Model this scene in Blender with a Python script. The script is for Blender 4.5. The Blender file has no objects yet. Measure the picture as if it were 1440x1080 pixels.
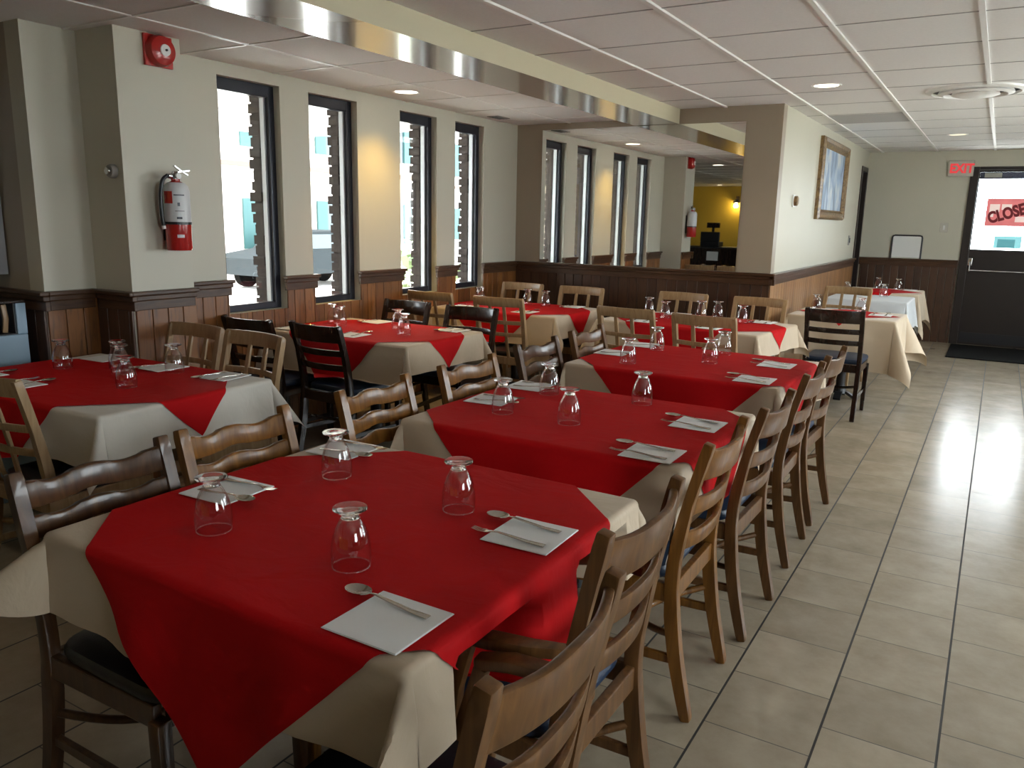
import bpy, bmesh, math, random
from mathutils import Vector, Matrix, noise
random.seed(7)
PI = math.pi
sc = bpy.context.scene
C = sc.collection

# ------------------------------------------------------------------ helpers
def lin(c):
    return tuple(((v / 12.92) if v <= 0.04045 else ((v + 0.055) / 1.055) ** 2.4) for v in c)

def link(o, parent=None):
    C.objects.link(o)
    if parent is not None:
        o.parent = parent
    return o

def obj(name, bm, mat, parent=None, smooth=False, loc=None, rz=None):
    me = bpy.data.meshes.new(name)
    bmesh.ops.recalc_face_normals(bm, faces=bm.faces[:])
    bm.to_mesh(me)
    bm.free()
    if smooth:
        me.shade_smooth()
        try:
            me.set_sharp_from_angle(angle=math.radians(40))
        except Exception:
            pass
    o = bpy.data.objects.new(name, me)
    for m in (mat if isinstance(mat, (list, tuple)) else [mat]):
        me.materials.append(m)
    link(o, parent)
    if loc is not None:
        o.location = loc
    if rz is not None:
        o.rotation_euler = (0, 0, rz)
    return o

def thing(name, label, cat, loc=(0, 0, 0), rz=0.0, group=None):
    o = bpy.data.objects.new(name, None)
    o.empty_display_size = 0.1
    link(o)
    o.location = loc
    o.rotation_euler = (0, 0, rz)
    tag(o, label, cat, group)
    return o

def tag(o, label, cat, group=None):
    o['label'] = label
    o['category'] = cat
    if group:
        o['group'] = group
    return o

def struct(name, bm, mat, parent=None, smooth=False):
    o = obj(name, bm, mat, parent, smooth)
    if parent is None:
        o['kind'] = 'structure'
    return o

def dup(root, label, group=None, loc=None, rz=None):
    r = root.copy()
    C.objects.link(r)
    if loc is not None:
        r.location = loc
    if rz is not None:
        r.rotation_euler = (0, 0, rz)
    r['label'] = label
    if group:
        r['group'] = group
    for ch in list(root.children):
        c = ch.copy()
        C.objects.link(c)
        c.parent = r
        for g in list(ch.children):
            d = g.copy()
            C.objects.link(d)
            d.parent = c
    return r

def box(bm, x0, x1, y0, y1, z0, z1, bev=0.0, mi=0):
    vs = [bm.verts.new((x, y, z)) for z in (z0, z1) for y in (y0, y1) for x in (x0, x1)]
    fs = []
    for q in ((0, 2, 3, 1), (4, 5, 7, 6), (0, 1, 5, 4), (2, 6, 7, 3), (0, 4, 6, 2), (1, 3, 7, 5)):
        f = bm.faces.new([vs[i] for i in q])
        f.material_index = mi
        fs.append(f)
    if bev > 0:
        es = set(e for f in fs for e in f.edges)
        bmesh.ops.bevel(bm, geom=list(es), offset=bev, segments=2, affect='EDGES', profile=0.5)
    return vs

def bx(*a, **k):
    bm = bmesh.new()
    box(bm, *a, **k)
    return bm

def sweep(bm, pts, wa, wb, adir, bev=0.0):
    """rectangular bar along pts; wa = width along adir (vector or list), wb = width across; both may be functions of t"""
    n = len(pts)
    rings = []
    for i, p in enumerate(pts):
        p = Vector(p)
        t = (Vector(pts[min(i + 1, n - 1)]) - Vector(pts[max(i - 1, 0)])).normalized()
        a = Vector(adir[i] if isinstance(adir, list) else adir)
        a = (a - t * a.dot(t)).normalized()
        b = t.cross(a)
        s = i / (n - 1)
        A = (wa(s) if callable(wa) else wa) / 2
        B = (wb(s) if callable(wb) else wb) / 2
        rings.append([bm.verts.new(p + a * A * sa + b * B * sb) for sa, sb in ((-1, -1), (1, -1), (1, 1), (-1, 1))])
    sharp = []
    for i in range(n - 1):
        for k in range(4):
            bm.faces.new((rings[i][k], rings[i][(k + 1) % 4], rings[i + 1][(k + 1) % 4], rings[i + 1][k]))
    bm.faces.new(rings[0][::-1])
    bm.faces.new(rings[-1])
    if bev > 0:
        bm.edges.ensure_lookup_table()
        es = []
        for r in rings:
            pass
        for i in range(n - 1):
            for k in range(4):
                e = bm.edges.get((rings[i][k], rings[i + 1][k]))
                es.append(e)
        for r in (rings[0], rings[-1]):
            for k in range(4):
                es.append(bm.edges.get((r[k], r[(k + 1) % 4])))
        bmesh.ops.bevel(bm, geom=es, offset=bev, segments=2, affect='EDGES', profile=0.5)

def tube(bm, pts, r, seg=10, cap=True):
    n = len(pts)
    rings = []
    up = Vector((0, 0, 1))
    prev = None
    for i, p in enumerate(pts):
        t = (Vector(pts[min(i + 1, n - 1)]) - Vector(pts[max(i - 1, 0)])).normalized()
        if prev is None:
            a = t.orthogonal().normalized()
        else:
            a = (prev - t * prev.dot(t)).normalized()
        prev = a
        b = t.cross(a)
        rr = r(i / (n - 1)) if callable(r) else r
        rings.append([bm.verts.new(Vector(p) + (a * math.cos(2 * PI * k / seg) + b * math.sin(2 * PI * k / seg)) * rr) for k in range(seg)])
    for i in range(n - 1):
        for k in range(seg):
            bm.faces.new((rings[i][k], rings[i][(k + 1) % seg], rings[i + 1][(k + 1) % seg], rings[i + 1][k]))
    if cap:
        bm.faces.new(rings[0][::-1])
        bm.faces.new(rings[-1])

def lathe(bm, prof, seg=32, mat=None, mi=0):
    """prof: list of (r, z); closed on axis where r == 0"""
    M = mat or Matrix()
    rings = []
    for r, z in prof:
        if r < 1e-6:
            rings.append([bm.verts.new(M @ Vector((0, 0, z)))])
        else:
            rings.append([bm.verts.new(M @ Vector((r * math.cos(2 * PI * k / seg), r * math.sin(2 * PI * k / seg), z))) for k in range(seg)])
    for i in range(len(rings) - 1):
        a, b = rings[i], rings[i + 1]
        for k in range(seg):
            k2 = (k + 1) % seg
            if len(a) == 1 and len(b) == 1:
                continue
            if len(a) == 1:
                f = bm.faces.new((a[0], b[k2], b[k]))
            elif len(b) == 1:
                f = bm.faces.new((a[k], a[k2], b[0]))
            else:
                f = bm.faces.new((a[k], a[k2], b[k2], b[k]))
            f.material_index = mi

def text(name, body, size, mat, parent, loc, rot, extrude=0.002, bold=0.0, align='CENTER'):
    cu = bpy.data.curves.new(name, 'FONT')
    cu.body = body
    cu.size = size
    cu.extrude = extrude
    cu.offset = bold
    cu.align_x = align
    cu.align_y = 'CENTER'
    cu.materials.append(mat)
    o = bpy.data.objects.new(name, cu)
    link(o, parent)
    o.location = loc
    dg = bpy.context.evaluated_depsgraph_get()
    me = bpy.data.meshes.new_from_object(o.evaluated_get(dg))
    bpy.data.objects.remove(o)
    o = bpy.data.objects.new(name, me)
    link(o, parent)
    o.location = loc
    o.rotation_euler = rot
    return o

# ------------------------------------------------------------------ materials
def new_mat(name):
    m = bpy.data.materials.new(name)
    m.use_nodes = True
    nt = m.node_tree
    return m, nt, nt.nodes['Principled BSDF'], nt.nodes, nt.links

def pbr(name, col, rough=0.5, metal=0.0, spec=0.5, coat=0.0, sheen=0.0, nscale=0, namt=0.0, bump=0.0, bscale=200, emit=None, estr=0):
    m, nt, b, N, L = new_mat(name)
    b.inputs['Base Color'].default_value = (*col, 1)
    b.inputs['Roughness'].default_value = rough
    b.inputs['Metallic'].default_value = metal
    b.inputs['Specular IOR Level'].default_value = spec
    b.inputs['Coat Weight'].default_value = coat
    b.inputs['Coat Roughness'].default_value = 0.2
    b.inputs['Sheen Weight'].default_value = sheen
    tc = N.new('ShaderNodeTexCoord')
    if namt > 0:
        n = N.new('ShaderNodeTexNoise'); n.inputs['Scale'].default_value = nscale; n.inputs['Detail'].default_value = 6
        L.new(tc.outputs['Object'], n.inputs['Vector'])
        mx = N.new('ShaderNodeMix'); mx.data_type = 'RGBA'
        mx.inputs['A'].default_value = (*[c * (1 - namt) for c in col], 1)
        mx.inputs['B'].default_value = (*[min(1, c * (1 + namt)) for c in col], 1)
        L.new(n.outputs['Fac'], mx.inputs['Factor'])
        L.new(mx.outputs['Result'], b.inputs['Base Color'])
    if bump > 0:
        n2 = N.new('ShaderNodeTexNoise'); n2.inputs['Scale'].default_value = bscale; n2.inputs['Detail'].default_value = 4
        L.new(tc.outputs['Object'], n2.inputs['Vector'])
        bp = N.new('ShaderNodeBump'); bp.inputs['Strength'].default_value = bump; bp.inputs['Distance'].default_value = 0.004
        L.new(n2.outputs['Fac'], bp.inputs['Height'])
        L.new(bp.outputs['Normal'], b.inputs['Normal'])
    if emit:
        b.inputs['Emission Color'].default_value = (*emit, 1)
        b.inputs['Emission Strength'].default_value = estr
    return m

def wood(name, c1, c2, rough=0.3, stretch=(22, 22, 2.2), coat=0.25):
    m, nt, b, N, L = new_mat(name)
    tc = N.new('ShaderNodeTexCoord'); mp = N.new('ShaderNodeMapping')
    mp.inputs['Scale'].default_value = stretch
    L.new(tc.outputs['Object'], mp.inputs['Vector'])
    n = N.new('ShaderNodeTexNoise'); n.inputs['Scale'].default_value = 1.6; n.inputs['Detail'].default_value = 8; n.inputs['Distortion'].default_value = 1.2
    L.new(mp.outputs['Vector'], n.inputs['Vector'])
    r = N.new('ShaderNodeValToRGB')
    r.color_ramp.elements[0].position = 0.3; r.color_ramp.elements[0].color = (*c1, 1)
    r.color_ramp.elements[1].position = 0.72; r.color_ramp.elements[1].color = (*c2, 1)
    L.new(n.outputs['Fac'], r.inputs['Fac'])
    L.new(r.outputs['Color'], b.inputs['Base Color'])
    b.inputs['Roughness'].default_value = rough
    b.inputs['Specular IOR Level'].default_value = 0.35
    b.inputs['Coat Weight'].default_value = coat
    b.inputs['Coat Roughness'].default_value = 0.11
    return m

def board_mat(name, c1, c2, cdark, axis, pitch=0.095, rough=0.38):
    """knotty pine boards: tone changes from board to board, grain runs up"""
    m, nt, b, N, L = new_mat(name)
    tc = N.new('ShaderNodeTexCoord'); sp = N.new('ShaderNodeSeparateXYZ')
    L.new(tc.outputs['Object'], sp.inputs['Vector'])
    d = N.new('ShaderNodeMath'); d.operation = 'DIVIDE'; d.inputs[1].default_value = pitch
    L.new(sp.outputs['XYZ'[axis] if False else axis], d.inputs[0])
    fl = N.new('ShaderNodeMath'); fl.operation = 'FLOOR'; L.new(d.outputs[0], fl.inputs[0])
    wn = N.new('ShaderNodeTexWhiteNoise'); wn.noise_dimensions = '1D'; L.new(fl.outputs[0], wn.inputs['W'])
    mp = N.new('ShaderNodeMapping'); mp.inputs['Scale'].default_value = (30, 30, 3)
    L.new(tc.outputs['Object'], mp.inputs['Vector'])
    off = N.new('ShaderNodeVectorMath'); off.operation = 'ADD'
    L.new(mp.outputs['Vector'], off.inputs[0]); L.new(wn.outputs['Color'], off.inputs[1])
    n = N.new('ShaderNodeTexNoise'); n.inputs['Scale'].default_value = 1.2; n.inputs['Detail'].default_value = 8; n.inputs['Distortion'].default_value = 1.5
    L.new(off.outputs[0], n.inputs['Vector'])
    mx = N.new('ShaderNodeMix'); mx.data_type = 'RGBA'; mx.inputs['A'].default_value = (*c1, 1); mx.inputs['B'].default_value = (*c2, 1)
    L.new(wn.outputs['Value'], mx.inputs['Factor'])
    mx2 = N.new('ShaderNodeMix'); mx2.data_type = 'RGBA'; mx2.inputs['B'].default_value = (*cdark, 1)
    r = N.new('ShaderNodeValToRGB'); r.color_ramp.elements[0].position = 0.52; r.color_ramp.elements[1].position = 0.78
    L.new(n.outputs['Fac'], r.inputs['Fac'])
    L.new(mx.outputs['Result'], mx2.inputs['A']); L.new(r.outputs['Color'], mx2.inputs['Factor'])
    L.new(mx2.outputs['Result'], b.inputs['Base Color'])
    b.inputs['Roughness'].default_value = rough
    b.inputs['Coat Weight'].default_value = 0.15
    return m

def clear_glass(name, ior=1.45, tint=(1, 1, 1), rough=0.0, boost=1.0):
    m, nt, b, N, L = new_mat(name)
    out = N['Material Output'] if 'Material Output' in N else N.new('ShaderNodeOutputMaterial')
    N.remove(b)
    tr = N.new('ShaderNodeBsdfTransparent'); tr.inputs['Color'].default_value = (*tint, 1)
    gl = N.new('ShaderNodeBsdfGlossy'); gl.inputs['Roughness'].default_value = rough
    lw = N.new('ShaderNodeLayerWeight'); lw.inputs['Blend'].default_value = 0.5
    pw = N.new('ShaderNodeMath'); pw.operation = 'POWER'; pw.inputs[1].default_value = 4.0
    L.new(lw.outputs['Facing'], pw.inputs[0])
    mu = N.new('ShaderNodeMath'); mu.operation = 'MULTIPLY_ADD'; mu.inputs[1].default_value = 0.75 * boost; mu.inputs[2].default_value = 0.05 * boost; mu.use_clamp = True
    L.new(pw.outputs[0], mu.inputs[0])
    ms = N.new('ShaderNodeMixShader')
    L.new(mu.outputs[0], ms.inputs[0]); L.new(tr.outputs[0], ms.inputs[1]); L.new(gl.outputs[0], ms.inputs[2])
    L.new(ms.outputs[0], out.inputs[0])
    return m

def real_glass(name):
    m, nt, b, N, L = new_mat(name)
    b.inputs['Base Color'].default_value = (1, 1, 1, 1)
    b.inputs['Roughness'].default_value = 0.02
    b.inputs['Transmission Weight'].default_value = 1.0
    b.inputs['IOR'].default_value = 1.5
    return m

def emission(name, col, s):
    m, nt, b, N, L = new_mat(name)
    N.remove(b)
    e = N.new('ShaderNodeEmission'); e.inputs[0].default_value = (*col, 1); e.inputs[1].default_value = s
    L.new(e.outputs[0], N['Material Output'].inputs[0])
    return m

M = {}
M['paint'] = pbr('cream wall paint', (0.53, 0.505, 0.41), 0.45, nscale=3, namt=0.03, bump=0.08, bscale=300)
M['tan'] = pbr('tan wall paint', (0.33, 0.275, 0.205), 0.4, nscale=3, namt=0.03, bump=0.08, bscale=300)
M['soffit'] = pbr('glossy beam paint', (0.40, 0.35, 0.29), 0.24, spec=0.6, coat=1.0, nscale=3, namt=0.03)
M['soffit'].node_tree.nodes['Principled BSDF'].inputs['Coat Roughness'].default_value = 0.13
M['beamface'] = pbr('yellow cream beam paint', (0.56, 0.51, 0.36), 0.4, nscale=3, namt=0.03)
M['yellow'] = pbr('mustard yellow paint', (0.62, 0.42, 0.05), 0.5, nscale=3, namt=0.05)
M['black'] = pbr('black metal frame', (0.018, 0.018, 0.022), 0.35)
M['navy'] = pbr('dark bronze window frame', (0.02, 0.022, 0.032), 0.28, metal=0.3)
M['alu'] = pbr('pale aluminium bead', (0.42, 0.44, 0.46), 0.4, metal=0.4)
M['darkdoor'] = pbr('dark brown door paint', (0.020, 0.013, 0.011), 0.35, nscale=6, namt=0.2)
M['rubber'] = pbr('black rubber mat', (0.008, 0.008, 0.008), 0.95, spec=0.1, bump=0.4, bscale=400)
M['chrome'] = pbr('brushed steel', (0.62, 0.62, 0.62), 0.22, metal=1.0)
M['steel'] = pbr('cutlery steel', (0.66, 0.64, 0.60), 0.16, metal=1.0)
M['castiron'] = pbr('black cast iron', (0.015, 0.015, 0.016), 0.4, bump=0.1, bscale=150)
M['red'] = pbr('bright red enamel', (0.42, 0.018, 0.015), 0.25, coat=0.3)
M['white'] = pbr('white plastic', (0.75, 0.75, 0.73), 0.4)
M['label'] = pbr('white printed label', (0.62, 0.63, 0.64), 0.35)
M['grey'] = pbr('grey plastic', (0.25, 0.24, 0.22), 0.4)
M['vinylblack'] = pbr('black vinyl seat', (0.012, 0.012, 0.014), 0.38, bump=0.12, bscale=180)
M['vinylblue'] = pbr('dark blue vinyl seat', (0.014, 0.030, 0.062), 0.4, bump=0.12, bscale=180)
M['walnut'] = wood('walnut chair wood', (0.070, 0.029, 0.009), (0.170, 0.078, 0.025), 0.36, coat=0.16)
M['walnutdark'] = wood('dark walnut chair wood', (0.04, 0.017, 0.007), (0.095, 0.043, 0.016), 0.3, coat=0.3)
M['honey'] = wood('honey chair wood', (0.112, 0.043, 0.008), (0.25, 0.107, 0.020), 0.34, coat=0.18)
M['darkwood'] = wood('espresso chair wood', (0.012, 0.006, 0.004), (0.030, 0.014, 0.009), 0.26)
M['lightwood'] = wood('pale beech chair wood', (0.27, 0.165, 0.078), (0.4, 0.265, 0.14), 0.38, coat=0.12)
M['railwood'] = wood('chair rail wood', (0.045, 0.020, 0.010), (0.095, 0.045, 0.020), 0.35, (3, 3, 30))
M['gilt'] = wood('carved gilt wood', (0.09, 0.045, 0.018), (0.30, 0.19, 0.08), 0.35, (14, 14, 14))
M['bluepaint'] = pbr('pale blue paint', (0.28, 0.40, 0.50), 0.4, nscale=8, namt=0.06)
M['paper'] = pbr('white paper napkin', (0.87, 0.87, 0.87), 0.8, bump=0.15, bscale=900)
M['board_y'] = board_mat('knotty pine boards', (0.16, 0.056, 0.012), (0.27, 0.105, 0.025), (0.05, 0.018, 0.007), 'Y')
M['board_x'] = board_mat('darker pine boards', (0.050, 0.021, 0.010), (0.078, 0.034, 0.015), (0.022, 0.010, 0.005), 'X')  # darker board tone for the walls along X
M['board_p'] = board_mat('paler pine boards', (0.20, 0.088, 0.028), (0.33, 0.165, 0.060), (0.10, 0.045, 0.018), 'Y')  # paler board tone for picture wall and right wall
M['goblet'] = clear_glass('clear goblet glass', 1.5, (0.985, 0.985, 0.985), 0.02, 1.5)
M['solidglass'] = real_glass('solid goblet glass')
M['pane'] = clear_glass('window pane glass', 1.45, (0.96, 0.98, 0.98))
M['lampwarm'] = emission('warm downlight lens', (1.0, 0.90, 0.72), 5.0)
M['lampdim'] = emission('dim downlight lens', (1.0, 0.92, 0.65), 1.1)
M['exitred'] = pbr('exit letter red', (0.65, 0.03, 0.04), 0.4, emit=(1.0, 0.08, 0.09), estr=0.35)
M['exitplate'] = pbr('pale exit sign plate', (0.50, 0.47, 0.41), 0.35)
M['signpink'] = pbr('glowing red sign board', (0.62, 0.17, 0.17), 0.5, nscale=10, namt=0.2, emit=(0.9, 0.25, 0.25), estr=0.35)  # emission added so the board glows, though it is no lamp
M['signcream'] = pbr('glowing cream sign print', (0.80, 0.62, 0.58), 0.5, emit=(0.95, 0.7, 0.65), estr=0.4)  # pale print given the same added glow
M['signred'] = pbr('dark red sign lettering', (0.20, 0.004, 0.012), 0.5)
M['teal'] = pbr('glowing teal sticker', (0.16, 0.42, 0.46), 0.5, emit=(0.4, 0.9, 0.95), estr=0.5)  # emission added; the sticker itself is no light source
M['teal2'] = pbr('glowing teal sticker print', (0.06, 0.25, 0.30), 0.5, emit=(0.2, 0.6, 0.65), estr=0.35)  # print glows along with its sheet
M['navyawning'] = pbr('navy canvas', (0.008, 0.015, 0.07), 0.7)

def cloth_mat(name, col, rough=0.62, sheen=0.3, wr=0.35):
    m, nt, b, N, L = new_mat(name)
    b.inputs['Base Color'].default_value = (*col, 1)
    b.inputs['Roughness'].default_value = rough
    b.inputs['Sheen Weight'].default_value = sheen
    b.inputs['Sheen Roughness'].default_value = 0.35
    b.inputs['Specular IOR Level'].default_value = 0.32
    tc = N.new('ShaderNodeTexCoord')
    mp = N.new('ShaderNodeMapping'); mp.inputs['Scale'].default_value = (5, 9, 5); mp.inputs['Rotation'].default_value = (0, 0, 0.6)
    L.new(tc.outputs['Object'], mp.inputs['Vector'])
    n = N.new('ShaderNodeTexNoise'); n.inputs['Scale'].default_value = 1.0; n.inputs['Detail'].default_value = 5; n.inputs['Distortion'].default_value = 0.8
    L.new(mp.outputs['Vector'], n.inputs['Vector'])
    n2 = N.new('ShaderNodeTexNoise'); n2.inputs['Scale'].default_value = 700; n2.inputs['Detail'].default_value = 2
    L.new(tc.outputs['Object'], n2.inputs['Vector'])
    b1 = N.new('ShaderNodeBump'); b1.inputs['Strength'].default_value = wr; b1.inputs['Distance'].default_value = 0.02
    b2 = N.new('ShaderNodeBump'); b2.inputs['Strength'].default_value = 0.12; b2.inputs['Distance'].default_value = 0.001
    L.new(n.outputs['Fac'], b1.inputs['Height']); L.new(n2.outputs['Fac'], b2.inputs['Height'])
    L.new(b1.outputs['Normal'], b2.inputs['Normal']); L.new(b2.outputs['Normal'], b.inputs['Normal'])
    return m
M['redcloth'] = cloth_mat('red table linen', (0.50, 0.005, 0.007), 0.75, 0.0)
M['redcloth'].node_tree.nodes['Principled BSDF'].inputs['Specular IOR Level'].default_value = 0.13
M['beige'] = cloth_mat('beige table linen', (0.56, 0.45, 0.325), 0.6, 0.2)
M['offwhite'] = cloth_mat('off white table linen', (0.66, 0.62, 0.55), 0.6, 0.2)
M['greycloth'] = cloth_mat('pale grey table linen', (0.58, 0.60, 0.62), 0.6, 0.2)

def tile_floor():
    m, nt, b, N, L = new_mat('beige floor tile')
    tc = N.new('ShaderNodeTexCoord'); sp = N.new('ShaderNodeSeparateXYZ'); L.new(tc.outputs['Object'], sp.inputs[0])
    def math_(op, a, bv=None, c=None):
        n = N.new('ShaderNodeMath'); n.operation = op
        for i, v in enumerate((a, bv, c)):
            if v is None: continue
            if isinstance(v, (int, float)): n.inputs[i].default_value = v
            else: L.new(v, n.inputs[i])
        return n.outputs[0]
    W, H = 0.3135, 0.330
    u = math_('DIVIDE', math_('ADD', sp.outputs['X'], 0.605 + W * 40), W)
    col = math_('FLOOR', u)
    fu = math_('FRACT', u)
    par = math_('MODULO', col, 2.0)
    v = math_('DIVIDE', math_('ADD', sp.outputs['Y'], -2.196 + H * 40), H)
    v = math_('ADD', v, math_('MULTIPLY', par, 0.5))
    row = math_('FLOOR', v)
    fv = math_('FRACT', v)
    du = math_('MULTIPLY', math_('MINIMUM', fu, math_('SUBTRACT', 1.0, fu)), W)
    dv = math_('MULTIPLY', math_('MINIMUM', fv, math_('SUBTRACT', 1.0, fv)), H)
    gu = math_('LESS_THAN', du, 0.0036)
    gv = math_('LESS_THAN', dv, 0.0020)
    cmb = N.new('ShaderNodeCombineXYZ'); L.new(col, cmb.inputs[0]); L.new(row, cmb.inputs[1])
    wn = N.new('ShaderNodeTexWhiteNoise'); wn.noise_dimensions = '2D'; L.new(cmb.outputs[0], wn.inputs['Vector'])
    n = N.new('ShaderNodeTexNoise'); n.inputs['Scale'].default_value = 5; n.inputs['Detail'].default_value = 8; n.inputs['Roughness'].default_value = 0.65
    av = N.new('ShaderNodeVectorMath'); av.operation = 'ADD'; L.new(tc.outputs['Object'], av.inputs[0])
    sv = N.new('ShaderNodeVectorMath'); sv.operation = 'SCALE'; sv.inputs['Scale'].default_value = 9; L.new(wn.outputs['Color'], sv.inputs[0]); L.new(sv.outputs[0], av.inputs[1])
    L.new(av.outputs[0], n.inputs['Vector'])
    r = N.new('ShaderNodeValToRGB')
    r.color_ramp.elements[0].position = 0.3; r.color_ramp.elements[0].color = (0.28, 0.228, 0.16, 1)
    r.color_ramp.elements[1].position = 0.7; r.color_ramp.elements[1].color = (0.39, 0.328, 0.245, 1)
    L.new(n.outputs['Fac'], r.inputs['Fac'])
    hs = N.new('ShaderNodeHueSaturation'); L.new(r.outputs['Color'], hs.inputs['Color'])
    L.new(math_('ADD', math_('MULTIPLY', wn.outputs['Value'], 0.16), 0.92), hs.inputs['Value'])
    mx = N.new('ShaderNodeMix'); mx.data_type = 'RGBA'; mx.inputs['B'].default_value = (0.075, 0.058, 0.040, 1)
    L.new(hs.outputs['Color'], mx.inputs['A']); L.new(gv, mx.inputs['Factor'])
    mx2 = N.new('ShaderNodeMix'); mx2.data_type = 'RGBA'; mx2.inputs['B'].default_value = (0.022, 0.018, 0.014, 1)
    L.new(mx.outputs['Result'], mx2.inputs['A']); L.new(gu, mx2.inputs['Factor'])
    L.new(mx2.outputs['Result'], b.inputs['Base Color'])
    g = math_('MAXIMUM', gu, gv)
    L.new(math_('ADD', math_('MULTIPLY', g, 0.4), math_('ADD', math_('MULTIPLY', n.outputs['Fac'], 0.10), 0.17)), b.inputs['Roughness'])
    b.inputs['Specular IOR Level'].default_value = 0.6
    # slight waviness of the glaze, sunken joints
    n3 = N.new('ShaderNodeTexNoise'); n3.inputs['Scale'].default_value = 14; n3.inputs['Detail'].default_value = 2; L.new(tc.outputs['Object'], n3.inputs['Vector'])
    hh = math_('SUBTRACT', math_('MULTIPLY', n3.outputs['Fac'], 0.16), math_('MULTIPLY', g, 0.6))
    bp = N.new('ShaderNodeBump'); bp.inputs['Strength'].default_value = 0.35; bp.inputs['Distance'].default_value = 0.004
    L.new(hh, bp.inputs['Height']); L.new(bp.outputs['Normal'], b.inputs['Normal'])
    return m
M['floor'] = tile_floor()
M['ceiltile'] = pbr('mineral ceiling tile', (0.76, 0.75, 0.73), 0.85, nscale=60, namt=0.06, bump=0.35, bscale=260)
M['gapshade'] = pbr('ceiling gap shade', (0.36, 0.35, 0.34), 0.6)  # shadow of the cross gaps, put in as grey colour
M['duct'] = pbr('dark duct', (0.10, 0.10, 0.10), 0.7)
M['tbar'] = pbr('white ceiling grid bar', (0.78, 0.77, 0.74), 0.4)
M['ceilgrey'] = pbr('grey ceiling panel', (0.42, 0.41, 0.40), 0.8, nscale=60, namt=0.06)

# ------------------------------------------------------------------ setting
XW, YM, YE, XP, XR, YB, XL = -4.19, 7.0, 12.0, -1.65, 2.4, -6.15, -7.2
ZL, ZC, ZR = 2.40, 2.47, 1.087
COLX, COLY0, COLY1, YREC = -3.87, 2.56, 2.94, 2.28
BX0, BX1, BZ = -2.95, -2.54, 2.345

floor = struct('floor', bx(XL - 0.3, XR + 0.3, YB - 0.3, YE + 0.3, -0.12, 0.0), M['floor'])

# ceilings: tiles with real grid bars; grey strips stand for shadow gaps
bm = bmesh.new(); box(bm, BX1 - 0.02, XR + 0.2, YB - 0.2, YE + 0.2, ZC, ZC + 0.08)
ceiling = struct('ceiling', bm, M['ceiltile'])
bm = bmesh.new()
gx = -0.198
xs = [gx + 0.645 * k for k in range(-3, 5)]
ys = [3.74 + 0.69 * k for k in range(-14, 13)]
for x in xs:
    if BX1 < x < XR: box(bm, x - 0.013, x + 0.013, YB, YE, ZC - 0.011, ZC + 0.002)
for y in ys:
    if YB < y < YE: box(bm, BX1, XR, y - 0.006, y + 0.006, ZC - 0.002, ZC + 0.002, mi=1)
struct('ceiling_grid', bm, [M['tbar'], M['gapshade']], ceiling)
struct('ceiling_panel', bx(-1.48, -0.845, 7.93, 8.55, ZC - 0.003, ZC + 0.001), M['ceilgrey'], ceiling)
bm = bmesh.new(); box(bm, XL - 0.2, BX0 + 0.02, YB - 0.2, YM + 0.1, ZL, ZL + 0.08)
ceil2 = struct('ceiling_lower', bm, M['ceiltile'])
bm = bmesh.new()
for x in (-3.62, -4.8, -6.0):
    box(bm, x - 0.011, x + 0.011, YB, YM, ZL - 0.006, ZL + 0.002)
for k in range(-13, 8):
    y = 2.50 + 0.69 * k
    if YB < y < YM: box(bm, XL, BX0, y - 0.009, y + 0.009, ZL - 0.005, ZL + 0.002)
struct('ceiling_grid', bm, M['tbar'], ceil2)
bm = bmesh.new()
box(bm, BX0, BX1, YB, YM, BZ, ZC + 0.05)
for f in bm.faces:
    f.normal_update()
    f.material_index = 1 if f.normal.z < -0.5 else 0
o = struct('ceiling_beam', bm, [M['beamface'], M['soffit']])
o['kind'] = 'structure'

def wall_x(name, x0, x1, ya, yb, z0, z1, holes, mat):
    """wall slab spanning x0..x1 thick, along Y, with rectangular holes (y0,y1,z0,z1)"""
    bm = bmesh.new()
    holes = sorted(holes)
    y = ya
    for h in holes:
        if h[0] > y: box(bm, x0, x1, y, h[0], z0, z1)
        if h[2] > z0: box(bm, x0, x1, h[0], h[1], z0, h[2])
        if h[3] < z1: box(bm, x0, x1, h[0], h[1], h[3], z1)
        y = h[1]
    if y < yb: box(bm, x0, x1, y, yb, z0, z1)
    return struct(name, bm, mat)

def wall_y(name, y0, y1, xa, xb, z0, z1, holes, mat):
    bm = bmesh.new()
    x = xa
    for h in sorted(holes):
        if h[0] > x: box(bm, x, h[0], y0, y1, z0, z1)
        if h[2] > z0: box(bm, h[0], h[1], y0, y1, z0, h[2])
        if h[3] < z1: box(bm, h[0], h[1], y0, y1, h[3], z1)
        x = h[1]
    if x < xb: box(bm, x, xb, y0, y1, z0, z1)
    return struct(name, bm, mat)

WZ0, WZ1 = 0.865, 2.325
WIN = [(3.43, 3.93), (4.19, 4.68), (5.18, 5.67), (5.94, 6.40)]
wall_left = wall_x('wall_left', XW - 0.13, XW, YREC, YM + 0.15, 0, ZC, [(a, b, WZ0, WZ1) for a, b in WIN], M['paint'])
bm = bmesh.new(); box(bm, XW, COLX, COLY0, COLY1, 0, ZL)
wall_col = struct('wall_column', bm, M['paint'])
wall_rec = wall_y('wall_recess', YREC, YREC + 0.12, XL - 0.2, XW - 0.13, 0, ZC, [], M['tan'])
wall_far_left = wall_x('wall_back_left', XL - 0.2, XL, YB - 0.2, YREC, 0, ZC, [], M['paint'])
wall_back = wall_y('wall_back', YB - 0.2, YB, XL - 0.2, XR + 0.2, 0, ZC, [], M['yellow'])
RW = [(-0.2, 1.0), (3.2, 4.4), (6.2, 9.0)]
wall_right = wall_x('wall_right', XR, XR + 0.2, YB - 0.2, YE + 0.2, 0, ZC, [(a, b, 0.75, 2.3) for a, b in RW], M['paint'])
DX0, DX1, DZ = -0.385, 0.66, 2.235
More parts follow.
